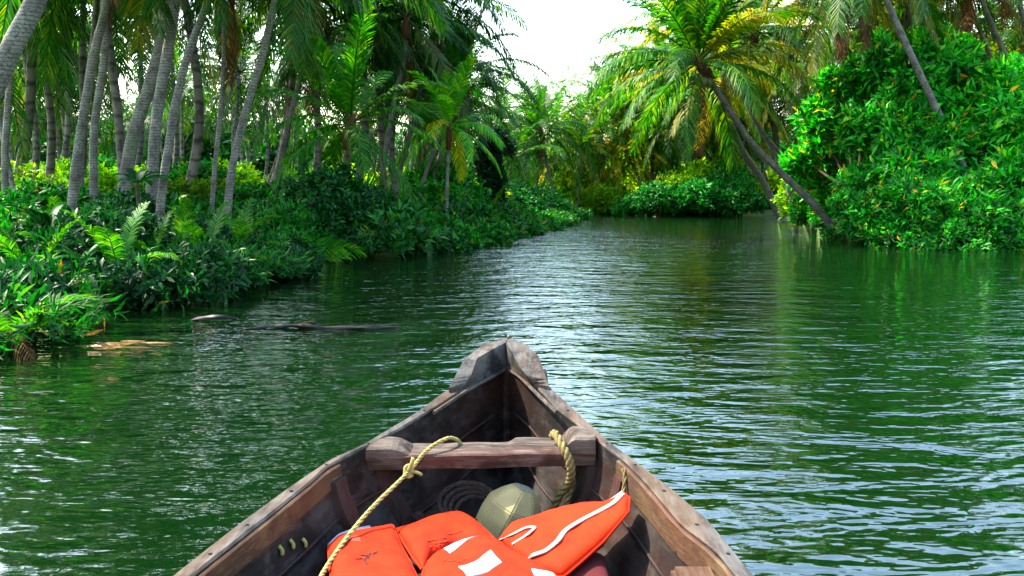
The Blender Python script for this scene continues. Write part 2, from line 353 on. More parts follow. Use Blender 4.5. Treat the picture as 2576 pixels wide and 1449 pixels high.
# ---- palm frond
def frond_np(elev, L, npair, llen, lw, droop=1.15, hang=.6, seed=0, gap=False):
    r = np.random.default_rng(seed); nseg = 16
    a = elev; p = np.zeros(3); pts = [p.copy()]; dirs = []
    for i in range(nseg):
        d = np.array([math.cos(a), 0, math.sin(a)]); dirs.append(d); p = p + d * L / nseg; pts.append(p.copy())
        a -= droop / nseg * (0.35 + 1.3 * (i / nseg)) * max(.15, math.cos(a)) * 1.3 + (0.02 if a > 1.3 else 0)
    dirs.append(dirs[-1]); pts = np.array(pts); dirs = np.array(dirs); yaw = r.normal(0, .08)
    pts[:, 1] += yaw * (pts[:, 0] ** 2) / L
    V = []; Q = []; T = []
    # rachis: 3-sided
    for i in range(nseg + 1):
        w = .035 * (1 - .8 * i / nseg) * (L / 4); d = dirs[i]; nrm = np.array([-d[2], 0, d[0]])
        V += [pts[i] + np.array([0, w, 0]), pts[i] - np.array([0, w, 0]), pts[i] - nrm * w * 1.4]
    for i in range(nseg):
        for k in range(3): Q.append((i * 3 + k, i * 3 + (k + 1) % 3, i * 3 + 3 + (k + 1) % 3, i * 3 + 3 + k))
    for j in range(npair):
        t = .13 + .87 * (j + .5) / npair; x = t * nseg; i = min(int(x), nseg - 1); u = x - i
        p = pts[i] * (1 - u) + pts[i + 1] * u; d = dirs[i]; nrm = np.array([-d[2], 0, d[0]])
        prof = min(1, .45 + 1.6 * (t - .1)) * (1 - max(0, (t - .6) / .4) ** 1.6 * .62)
        for s in (1, -1):
            if r.random() < .04: continue
            l = llen * prof * r.uniform(.85, 1.12); ang = .55 + .45 * t + r.normal(0, .07)
            vv = .25 - hang * .3 + r.normal(0, .08)
            dd = np.array([0, s * math.cos(ang), 0]) + d * math.sin(ang) + nrm * vv; dd /= np.linalg.norm(dd)
            wv = d * lw * .5 * (1 if s > 0 else 1)
            g = hang * r.uniform(.7, 1.3)
            m1 = p + dd * l * .45 + np.array([0, 0, -g * l * .12]); tip = p + dd * l * (.92 - .25 * g) + np.array([0, 0, -g * l * .62])
            b = len(V); V += [p - wv * .5, p + wv * .5, m1 + wv, m1 - wv, tip]
            Q.append((b, b + 1, b + 2, b + 3)); T.append((b + 3, b + 2, b + 4))
    return np.array(V), np.array(Q), np.array(T)
ELEVS = [82, 70, 56, 42, 28, 14, 0, -18, -40, -62]
FR = {}
def get_frond(k, v, style):
    key = (k, v, style)
    if key not in FR:
        e = R(ELEVS[k]); hang = .25 + .07 * k; mat = M['frond']
        if style == 'dead' : mat = M['frond_dead']
        elif style == 'old': mat = M['frond_old']
        Vv, Q, T = frond_np(e, 4.0 if k > 0 else 3.2, 60, .85, .074, (.95 if style != 'dead' else 1.3) + .04 * k, min(1.1, hang), 100 * k + v)
        FR[key] = mesh_np('palm_frond', Vv, [Q, T], mat)
    return FR[key]
def crown_np(nf, seed, L=4.0, npair=24, lw=.12):
    r = np.random.default_rng(seed); Vs, Qs, Ts = [], [], []; o = 0
    for i in range(nf):
        e = R(np.interp(i / (nf - 1), [0, .25, .6, 1], [80, 52, 12, -55]) + r.normal(0, 7)); az = i * 2.4 + r.normal(0, .2)
        Vv, Q, T = frond_np(e, L * r.uniform(.85, 1.1), npair, .85, lw, 1.3, .3 + .5 * i / nf, seed * 50 + i)
        c, s = math.cos(az), math.sin(az); Vv = Vv @ np.array([[c, s, 0], [-s, c, 0], [0, 0, 1]])
        Vs.append(Vv); Qs.append(Q + o); Ts.append(T + o); o += len(Vv)
    return np.concatenate(Vs), np.concatenate(Qs), np.concatenate(Ts)

def palm_trunk(path, r0, r1):
    n = max(14, int((path[-1] - path[0]).length * 3)); n = min(n, 40); P = smooth_path(path, n)
    def rad(t): return r1 + (r0 - r1) * (1 - t) ** .8 + r0 * .3 * math.exp(-t * 18)
    return tube(P, rad, 10, True, .08)
def palm(label, trunk, wpx, flen=4.2, tint=(1, 1, 1), nf=20, yellow=.25, dead=1, ttint=(1, 1, 1), group=None, nuts=0, name='coconut_palm', seed=0, lmin=0, lean=0, az0=None):
    """trunk: [(px,py,d)...] bottom->top; extended to the ground"""
    r = random.Random(seed * 31 + 5)
    P = [at(*t) for t in trunk]
    g = P[0].copy(); dr = (P[0] - P[1]); k = 0
    if g.z > .5:
        dr = dr / max(.2, -dr.z) * 1.0; g = P[0] + dr * (g.z - .2) * .6; g.z = min(P[0].z - .3, ground_z(g.x, g.y) - .1)
        P = [g] + P
    else: P[0].z = min(P[0].z, ground_z(P[0].x, P[0].y) - .05) if len(P) > 2 else P[0].z
    base = P[0].copy(); e = empty(name, base, label, 'palm tree', group)
    d = trunk[len(trunk) // 2][2]; rr = wpx / F0 * d / 2
    V, F = palm_trunk([p - base for p in P], rr * .9, rr * .66)
    obj('trunk', mesh_py('palm_trunk', V, F, M['trunk'], True), e, tint=ttint)
    top = P[-1] - base
    # fibre bulge under the crown
    dirt = (P[-1] - P[-2]).normalized()
    Vf, Ff = tube([top - dirt * .5, top - dirt * .2, top + dirt * .15, top + dirt * .45], lambda t: rr * (.9 + .55 * math.sin(math.pi * min(1, t + .15)) ) , 9, True, .4)
    obj('leaf_sheath', mesh_py('leaf_sheath', Vf, Ff, M['fibre'], True), e)
    for i in range(nf):
        u = i / max(1, nf - 1); kk = int(np.clip(np.interp(u, [0, .2, .5, .8, 1], [0, 1.5, 3.8, 6.3, 8.2]) + r.uniform(-.6, .6), 0, 9)); kk = max(kk, lmin)
        st = 'green'
        if u > .45 and r.random() < yellow: st = 'old'
        f = obj('frond', get_frond(kk, r.randint(0, 1), st), e, tint=tint)
        s = flen / 4.0 * r.uniform(.85, 1.12); f.location = top + dirt * .2
        f.rotation_euler = (r.uniform(-.25, .25), r.uniform(-.08, .08), (az0 if az0 is not None else seed) + i * 2.39996 + r.uniform(-.25, .25)); f.scale = (s, s * 1.0, s)
    for i in range(dead):
        f = obj('dead_frond', get_frond(9, i % 2, 'dead'), e); s = flen / 4.0 * r.uniform(.55, .8)
        f.location = top; f.rotation_euler = (0, .25, r.uniform(0, 6.28)); f.scale = (s, s, s)
    for i in range(nuts):
        a = i * 2.4; q = top + Vector((math.cos(a) * .28, math.sin(a) * .28, -.28 - .1 * (i % 3)))
        bm = bmesh.new(); bmesh.ops.create_icosphere(bm, subdivisions=2, radius=.13)
        for v in bm.verts: v.co.z *= 1.2
        me = bpy.data.meshes.new('coconut'); bm.to_mesh(me); bm.free(); me.materials.append(M['nut'])
        for p in me.polygons: p.use_smooth = True
        obj('coconut', me, e, q)
    return e

# ------------------------------------------------------------------ THE BOAT
ZG = lambda d: float(np.interp(d, [-3, 2.0, 3.0, 3.5, 3.9, 4.3], [.46, .46, .50, .58, .64, .70]))
def fit(pts):
    out = []
    for px, py in pts:
        z = .5
        for _ in range(30): p = atz(px, py, z); z = ZG(p.y)
        out.append((p.y, p.x))
    out.sort(); return np.array(out)
LO = fit([(429, 1449), (593, 1321), (713, 1232), (829, 1156), (935, 1103), (1047, 1036), (1113, 987), (1149, 969)])
LI = fit([(482, 1449), (615, 1343), (740, 1245), (822, 1174), (913, 1125), (1024, 1067), (1131, 1001), (1205, 955), (1274, 918)])
RO = fit([(1900, 1449), (1780, 1303), (1696, 1232), (1585, 1147), (1518, 1094), (1424, 1009), (1380, 969)])
RI = fit([(1856, 1449), (1807, 1387), (1713, 1316), (1647, 1236), (1576, 1161), (1496, 1098), (1402, 1027), (1336, 958), (1275, 918)])
def ext(a, side):  # carry the sides aft of the camera, closing to a stern
    x0 = a[0, 1]; y0 = a[0, 0]
    return np.array([(-3.6, -.12 + (x0 + .12) * .02), (-3.0, -.12 + (x0 + .12) * .45), (-2, -.12 + (x0 + .12) * .85), (-.6, -.12 + (x0 + .12) * 1.08), (y0 - .9, x0 + .06 * side), *a.tolist()])
LOe, LIe, ROe, RIe = ext(LO, -1), ext(LI, -1), ext(RO, 1), ext(RI, 1)
DB = RI[-1, 0]; XB = (LI[-1, 1] + RI[-1, 1]) / 2
def gx(a, d): return float(np.interp(d, a[:, 0], a[:, 1]))
def keelx(d): return float(np.interp(d, [-3, 2, DB], [-.12, -.12, XB]))
WT = [(0, 1.0), (.22, .975), (.45, .92), (.68, .8), (.86, .6), (.97, .3), (1, 0)]
def hull_pt(side, d, t, off=0.0):
    a = LIe if side < 0 else RIe; g = gx(a, d); c = keelx(d)
    w = float(np.interp(t, [x[0] for x in WT], [x[1] for x in WT])); z0 = ZG(d) - .012; zk = .05 + .12 * max(0, (d - 3.2)) ** 1.2
    return Vector((c + (g - c) * w - side * off * (1 if t < .8 else .3), d, z0 + (zk - z0) * t + (off if t > .7 else 0)))
boat = empty('wooden_boat', (0, 0, 0), 'old dark wooden canoe with grey gunwales, its pointed bow out on the river', 'boat')
st_d = np.unique(np.concatenate([np.linspace(-3.6, 1.8, 16), np.linspace(1.9, DB, 34)]))
def side_shell(side):
    V, F = [], []; nt_ = 18
    for d in st_d:
        for j in range(nt_ + 1): V.append(hull_pt(side, d, j / nt_))
    for i in range(len(st_d) - 1):
        for j in range(nt_):
            a = i * (nt_ + 1) + j; F.append((a, a + nt_ + 1, a + nt_ + 2, a + 1))
    n = len(V); off = []
    for i, d in enumerate(st_d):
        for j in range(nt_ + 1):
            p = hull_pt(side, d, j / nt_); t = j / nt_
            off.append(Vector((p.x + side * .03 * (1 - t * .6), p.y + (.03 if d > DB - .01 else 0), p.z - .035 * t)))
    V += off; F += [(tuple(n + k for k in reversed(f))) for f in F[:]]
    m = nt_ + 1
    for i in range(len(st_d) - 1): F.append((i * m, (i + 1) * m, n + (i + 1) * m, n + i * m))
    for j in range(nt_):
        a = (len(st_d) - 1) * m + j; F.append((a, a + 1, n + a + 1, n + a))
    return mesh_py('hull_side', V, F, M['hull'], False)
for s in (-1, 1):
    o = obj('hull_side', side_shell(s), boat)
# plank seams: thin battens along the inside
for s in (-1, 1):
    for t in (.4, .72):
        path = [hull_pt(s, d, t, .004) for d in np.linspace(.5, DB - .06, 40)]
        V, F = tube(path, .006, 5); obj('plank_seam', mesh_py('plank_seam', V, F, M['rib'], True), boat)
# gunwales
def gunwale(outer, inner, side, dend):
    V, F = [], []; ds = [d for d in np.unique(np.concatenate([np.linspace(-3.6, 1.8, 14), np.linspace(1.9, dend, 40)]))]
    for d in ds:
        z = ZG(d) + .004 * mnoise.noise(Vector((d * 3, side, 0))); o_, i_ = gx(outer, d), gx(inner, d); jt = .004 * mnoise.noise(Vector((d * 7, side * 5, 2)))
        b = .006
        for (x, zz) in [(i_ + jt, z - b), (i_ + side * b + jt, z), (o_ - side * b, z), (o_, z - b), (o_, z - .075), (i_ + side * .012, z - .055)]: V.append((x, d, zz))
    m = 6
    for i in range(len(ds) - 1):
        for k in range(m): F.append((i * m + k, i * m + (k + 1) % m, (i + 1) * m + (k + 1) % m, (i + 1) * m + k))
    F.append(tuple(range(m))); F.append(tuple((len(ds) - 1) * m + k for k in range(m)))
    return mesh_py('gunwale', V, F, M['gunwale'])
gl = obj('gunwale', gunwale(LOe, LIe, -1, 3.78), boat); gr = obj('gunwale', gunwale(ROe, RIe, 1, 3.78), boat)
# inner rails just below the gunwale, cut off at the cross beam
def rail(side, d0, d1, top, h, th):
    V, F = [], []; ds = np.linspace(d0, d1, 24); a = LIe if side < 0 else RIe
    for d in ds:
        z = ZG(d) - top; g = gx(a, d) ; jt = .003 * mnoise.noise(Vector((d * 9, side * 3, 5)))
        V += [(g - side * th + jt, d, z - .004), (g - side * (th - .006) + jt, d, z), (g - side * .001, d, z), (g - side * .003, d, z - h), (g - side * (th + .004) + jt, d, z - h)]
    for i in range(len(ds) - 1):
        for k in range(5): F.append((i * 5 + k, i * 5 + (k + 1) % 5, i * 5 + 5 + (k + 1) % 5, i * 5 + 5 + k))
    F.append(tuple(range(5))); F.append(tuple((len(ds) - 1) * 5 + k for k in range(5)))
    return mesh_py('inner_rail', V, F, M['rail'])
obj('inner_rail', rail(1, .6, 2.86, .012, .085, .014), boat); obj('inner_rail', rail(-1, .6, 2.82, .012, .07, .012), boat)
def resample(pts, n):
    P = [Vector(p) for p in pts]; L = [0]
    for i in range(len(P) - 1): L.append(L[-1] + (P[i + 1] - P[i]).length)
    out = []
    for i in range(n):
        s = L[-1] * i / (n - 1); k = max(j for j in range(len(L)) if L[j] <= s + 1e-9); k = min(k, len(P) - 2)
        u = (s - L[k]) / max(1e-9, L[k + 1] - L[k]); out.append(P[k].lerp(P[k + 1], u))
    return out
# bow caps from rails of points (px, py, z)
def bowcap(it, ot, ib, drop):
    V = []; n = 25
    I = resample([atz(*p) for p in it], n); O = resample([atz(*p) for p in ot], n); B = resample([atz(*p) for p in ib], n)
    for i in range(n):
        dz = drop[0] + (drop[1] - drop[0]) * i / (n - 1); o2 = O[i] + Vector((0, 0, -dz)); V += [I[i], O[i], o2, B[i] + Vector((0, 0, -.02))]
    F = []
    for i in range(n - 1):
        for k in range(4): F.append((i * 4 + k, i * 4 + (k + 1) % 4, i * 4 + 4 + (k + 1) % 4, i * 4 + 4 + k))
    F.append((0, 1, 2, 3)); F.append(tuple((n - 1) * 4 + k for k in range(4)))
    return V, F
V, F = bowcap([(1272, 861, .725), (1235, 881, .718), (1200, 901, .70), (1186, 942, .645), (1168, 970, .602)],
              [(1280, 848, .725), (1216, 866, .72), (1168, 903, .70), (1150, 937, .655), (1129, 976, .60)],
              [(1274, 918, .63), (1245, 932, .622), (1215, 947, .612), (1190, 959, .602), (1170, 970, .594)], (.2, .05))
obj('bow_cap', mesh_py('bow_cap', V, F, M['gunwale']), boat)
V, F = bowcap([(1273, 861, .725), (1290, 890, .705), (1305, 921, .67), (1328, 948, .635), (1345, 966, .60)],
              [(1282, 848, .725), (1322, 866, .72), (1354, 894, .70), (1366, 928, .655), (1381, 972, .60)],
              [(1276, 918, .63), (1292, 928, .624), (1308, 940, .616), (1325, 954, .605), (1340, 968, .594)], (.2, .05))
obj('bow_cap', mesh_py('bow_cap', V, F, M['gunwale']), boat)
# stem post inside the V and outside cutwater
V, F = tube([Vector((XB, DB - .02, ZG(DB) - .01)), Vector((XB, DB - .03, .4)), Vector((XB, DB - .08, .16))], .018, 6); obj('stem', mesh_py('stem', V, F, M['hull']), boat)
ap = atz(1281, 849, .725)
V, F = tube([Vector((ap.x, ap.y + .05, -.15)), Vector((ap.x, ap.y + .02, .3)), ap + Vector((0, .0, -.03))], .035, 6); obj('cutwater', mesh_py('cutwater', V, F, M['hull']), boat)
V, F = tube([ap + Vector((0, -.01, -.02)), ap + Vector((0, -.01, .006)), ap + Vector((.002, -.01, .014))], lambda t: .013 if t < .8 else .009, 9); obj('bow_peg', mesh_py('bow_peg', V, F, M['black'], True), boat)
# lapped strake moulding following the V under the caps
for s, pts in ((-1, [(1274, 921, .625), (1230, 944, .61), (1185, 968, .595), (1131, 1003, .575), (1090, 1030, .56)]), (1, [(1276, 921, .625), (1306, 938, .612), (1332, 962, .6), (1360, 990, .582), (1402, 1029, .565)])):
    V, F = tube(smooth_path([atz(*p) + Vector((-s * .004, -.01, -.012)) for p in pts], 20), .009, 6); obj('bow_moulding', mesh_py('bow_moulding', V, F, M['gunwale']), boat)
for s, ao, ai in ((-1, LOe, LIe), (1, ROe, RIe)):
    for d in (2.12, 2.3, 2.55, 2.78, 3.0, 3.3):
        x = gx(ao, d) * .45 + gx(ai, d) * .55; V, F = tube([Vector((x, d, ZG(d) - .004)), Vector((x, d, ZG(d) + .004))], .0055, 8)
        obj('nail', mesh_py('nail', V, F, M['black']), boat)
# ribs
def rib(side, d, w, th, t0=.03, t1=.97):
    V, F = [], []; n = 16
    for i in range(n):
        t = t0 + (t1 - t0) * i / (n - 1); ww = w * (1 + .25 * mnoise.noise(Vector((d * 5, t * 4, side)))); tt = th * (.8 + .4 * t)
        a = hull_pt(side, d - ww / 2, t, .002); b = hull_pt(side, d + ww / 2, t, .002); a2 = hull_pt(side, d - ww / 2, t, tt); b2 = hull_pt(side, d + ww / 2, t, tt)
        V += [a, b, b2, a2]
    for i in range(n - 1):
        for k in range(4): F.append((i * 4 + k, i * 4 + (k + 1) % 4, i * 4 + 4 + (k + 1) % 4, i * 4 + 4 + k))
    F += [(0, 1, 2, 3), tuple((n - 1) * 4 + k for k in range(4))]
    return mesh_py('rib', V, F, M['rib'])
for d in (2.02, 2.78, 3.02):
    for s in (-1, 1): obj('rib', rib(s, d + (.02 if s > 0 else 0), .06 if d != 3.02 else .05, .035, .1 if d != 3.02 else .2), boat)
# cross beam with its end chocks
ZT = .462
def inhull(v):
    x, y, z = v; t = (ZG(y) - z) / (ZG(y) - .05); lo = hull_pt(-1, y, max(0, t)).x + .002; hi = hull_pt(1, y, max(0, t)).x - .002
    return (min(max(x, lo), hi), y, z)
def beam():
    fl, fr = atz(911, 1149, ZT), atz(1499, 1136, ZT)
    n = 30; V, F = [], []
    for i in range(n):
        t = i / (n - 1); x = fl.x + (fr.x - fl.x) * t; jz = .004 * mnoise.noise(Vector((x * 9, 0, 0))); jy = .006 * mnoise.noise(Vector((x * 6, 3, 0)))
        yf = fl.y + (fr.y - fl.y) * t; back = yf + .15 + (.03 if t > .63 else 0); b = .006; bot = ZT - .058 + .006 * mnoise.noise(Vector((x * 5, 9, 0)))
        V += [(x, yf + jy, ZT - b + jz), (x, yf + b + jy, ZT + jz), (x, back, ZT + jz + (.006 if t > .63 else 0)), (x, back, bot), (x, yf + .01 + jy, bot), ]
    for i in range(n - 1):
        for k in range(5): F.append((i * 5 + k, i * 5 + (k + 1) % 5, i * 5 + 5 + (k + 1) % 5, i * 5 + 5 + k))
    F += [tuple(range(5)), tuple((n - 1) * 5 + k for k in range(5))]
    V = [inhull(v) for v in V]
    return mesh_py('cross_beam', V, F, M['beam'])
obj('cross_beam', beam(), boat)
def chock(x0, x1, y0, y1, z0, h, lean, flip):
    """half-log chock: rounded top, sloping inner end"""
    V, F = [], []; n, m = 9, 10
    for i in range(n):
        t = i / (n - 1)
        hh = h * (1 - (max(0, t - .55) / .45) ** 2 * .85)
        x = x0 + (x1 - x0) * t
        for k in range(m):
            a = math.pi * k / (m - 1); yy = (y0 + y1) / 2 - math.cos(a) * (y1 - y0) / 2 * (1 - .08 * t); zz = z0 + math.sin(a) ** (.2 if flip else .55) * hh * (1 + .06 * mnoise.noise(Vector((x * 20, yy * 20, 0))))
            V.append((x + lean * t * math.sin(a), yy, zz))
    for i in range(n - 1):
        for k in range(m - 1): F.append((i * m + k, i * m + k + 1, (i + 1) * m + k + 1, (i + 1) * m + k))
        F.append((i * m + m - 1, i * m, (i + 1) * m, (i + 1) * m + m - 1))
    F += [tuple(range(m)), tuple((n - 1) * m + k for k in range(m))]
    V = [inhull(v) for v in V]
    return mesh_py('beam_chock', V, F, M['beam'], False)
bl = atz(914, 1140, ZT).x; br = atz(1496, 1130, ZT).x
obj('beam_chock', chock(bl, bl + .18, 2.962, 3.12, ZT - .004, .05, .0, 0), boat)
obj('beam_chock', chock(br - .002, br - .125, 2.995, 3.19, ZT - .004, .07, .0, 1), boat)
# second beam nearer the stern
def boxm(name, lo, hi, mat, bev=.006):
    bm = bmesh.new(); bmesh.ops.create_cube(bm, size=1)
    for v in bm.verts:
        v.co = Vector([lo[k] + (hi[k] - lo[k]) * (v.co[k] + .5) for k in range(3)])
    bmesh.ops.bevel(bm, geom=bm.edges[:], offset=bev, segments=2, affect='EDGES')
    me = bpy.data.meshes.new(name); bm.to_mesh(me); bm.free(); me.materials.append(mat); return me
obj('cross_beam', boxm('cross_beam', (gx(LIe, 1.95) + .03, 1.88, .30), (gx(RIe, 1.95) - .03, 2.04, .352), M['beam']), boat)
xr = gx(RIe, 2.08)
obj('beam_chock', boxm('beam_chock', (xr - .14, 1.98, .353), (xr - .02, 2.14, .425), M['rail'], .012), boat)
# coir stitches on the left inside planking
for k, (px, py) in enumerate([(703, 1382), (733, 1372), (763, 1366)]):
    d = 2.36 + .1 * k; p = None
    for dd in np.linspace(2.0, 2.9, 91):
        q = hull_pt(-1, dd, .5, .003); u, v = proj(q)
        for t in np.linspace(.1, .9, 41):
            q = hull_pt(-1, dd, t, .003); u, v = proj(q)
            if p is None or abs(u - px) + abs(v - py) < best: best = abs(u - px) + abs(v - py); p = q; bt = (dd, t)
    path = [hull_pt(-1, bt[0], bt[1] - .035, .004), hull_pt(-1, bt[0], bt[1], .009), hull_pt(-1, bt[0], bt[1] + .035, .004)]
    V, F = tube(smooth_path(path, 8), .006, 6); obj('coir_stitch', mesh_py('coir_stitch', V, F, M['rope_y'], True), boat)
# floor boards
for k in range(5):
    x0 = -.12 + (k - 2) * .15 - .07; ln = 3.35 - abs(k - 2) * .28
    obj('floor_board', boxm('floor_board', (x0, -2.2, .085), (x0 + .14, ln, .103), M['hull'], .004), boat)

# ------------------------------------------------------------------ ropes
def rope(name, pts, r, mat, label, tp=14):
    V, F = rope_vf([at(*p) for p in pts], r, tp); return V, F
rp = [(1160, 1118, 3.12), (1148, 1106, 3.1), (1125, 1103, 3.06), (1085, 1124, 3.0), (1058, 1150, 2.97), (1035, 1180, 2.93), (1000, 1215, 2.86), (955, 1258, 2.74), (915, 1301, 2.62), (875, 1350, 2.48), (842, 1396, 2.34), (815, 1438, 2.22), (800, 1470, 2.12)]
V, F = rope('r', rp, .008, M['rope_y'], '')
ro = obj('rope', mesh_py('rope', V, F, M['rope_y'], True)); tag(ro, 'thin yellow-green rope knotted and pulled taut from the cross beam past the orange vests', 'rope')
kp = at(1028, 1186, 2.915); parts = []
for k in range(3):
    c = [kp + Vector((math.cos(a) * .016, math.sin(a * 1.0) * .01 + k * .003, math.sin(a) * .012 + (k - 1) * .007)) for a in np.linspace(0, 6.0, 12)]
    parts.append(tube(smooth_path(c, 24), .0058, 6))
parts.append(tube(smooth_path([kp, kp + Vector((.03, -.01, .0)), kp + Vector((.05, -.005, -.012))], 8), .006, 6))
parts.append(tube(smooth_path([kp, kp + Vector((.012, -.01, .03)), kp + Vector((.02, -.005, .055))], 8), .008, 6))
V, F = joinvf(parts); obj('knot', mesh_py('knot', V, F, M['rope_y'], True), ro)
V, F = joinvf([rope_vf([at(*p) for p in q], r_, 11) for q, r_ in (
    ([(1390, 1098, 3.12), (1397, 1092, 3.07), (1416, 1125, 2.985), (1432, 1158, 2.955), (1437, 1190, 2.96), (1430, 1215, 2.99), (1405, 1250, 3.05), (1388, 1292, 3.08)], .017),
    ([(1436, 1185, 2.95), (1440, 1215, 3.0), (1430, 1250, 3.02), (1424, 1285, 3.04)], .013),
    ([(1388, 1292, 3.08), (1380, 1305, 3.1), (1395, 1318, 3.05), (1424, 1285, 3.04)], .013))])
tag(obj('rope', mesh_py('rope', V, F, M['rope_b'], True)), 'thick twisted coir rope looped over the right end of the cross beam', 'rope')
c0 = at(1195, 1285, 3.05); parts = []
for k in range(4):
    rr = .075 + .012 * k; parts.append(rope_vf([c0 + Vector((math.cos(a) * rr - .01 * k, math.sin(a) * .05, math.sin(a) * rr * .55 + .012 * k)) for a in np.linspace(0, 6.1, 14)], .009, 10))
V, F = joinvf(parts); V = [v + Vector((0, 0, 0)) for v in V]
tag(obj('rope', mesh_py('rope', V, F, M['rope_d'], True)), 'coil of old dark rope lying beside the plastic jerrycan', 'rope')
V, F = rope_vf([at(*p) for p in [(1568, 1180, 2.78), (1572, 1205, 2.76), (1568, 1240, 2.74)]], .008, 12)
tag(obj('rope', mesh_py('rope', V, F, M['rope_b'], True)), 'short frayed rope end hanging inside the right rail above the orange vest tip', 'rope')

# ------------------------------------------------------------------ jerrycan
def jerrycan():
    c = at(1287, 1292, 3.02)
    e = empty('jerrycan', c - Vector((0, 0, .12)), 'dull yellow plastic jerrycan with its top cut open, lying tilted behind the orange vests', 'jerrycan')
    bm = bmesh.new(); n = 10; rings = []
    prof = [(-.15, .095), (-.135, .112), (-.02, .118), (.04, .112), (.085, .08), (.115, .05)]
    for z, r in prof:
        ring = []
        for k in range(8):
            a = 2 * math.pi * (k + .5) / 8; x = math.cos(a); y = math.sin(a)
            s = 1 / max(abs(x), abs(y)) ** .55
            ring.append(bm.verts.new((x * r * s * 1.03, y * r * s * .8, z)))
        rings.append(ring)
    for i in range(len(rings) - 1):
        for k in range(8): bm.faces.new((rings[i][k], rings[i][(k + 1) % 8], rings[i + 1][(k + 1) % 8], rings[i + 1][k]))
    bm.faces.new(rings[0][::-1]); top = bm.faces.new(rings[-1])
    bmesh.ops.bevel(bm, geom=[x for x in bm.edges], offset=.005, segments=2, affect='EDGES')
    bmesh.ops.recalc_face_normals(bm, faces=bm.faces)
    me = bpy.data.meshes.new('can_body'); bm.to_mesh(me); bm.free(); me.materials.append(M['can'])
    for p in me.polygons: p.use_smooth = False
    b = obj('can_body', me, e, Vector((0, 0, .12))); b.rotation_euler = (R(12), R(24), R(20))
    V, F = tube(smooth_path([Vector((-.02, 0, .11)), Vector((.0, 0, .15)), Vector((.05, 0, .13)), Vector((.095, 0, .06))], 14), .013, 7)
    rim = obj('can_top', boxm('can_top', (-.036, -.026, .108), (.036, .026, .1185), M['can_top'], .006), b)
jerrycan()

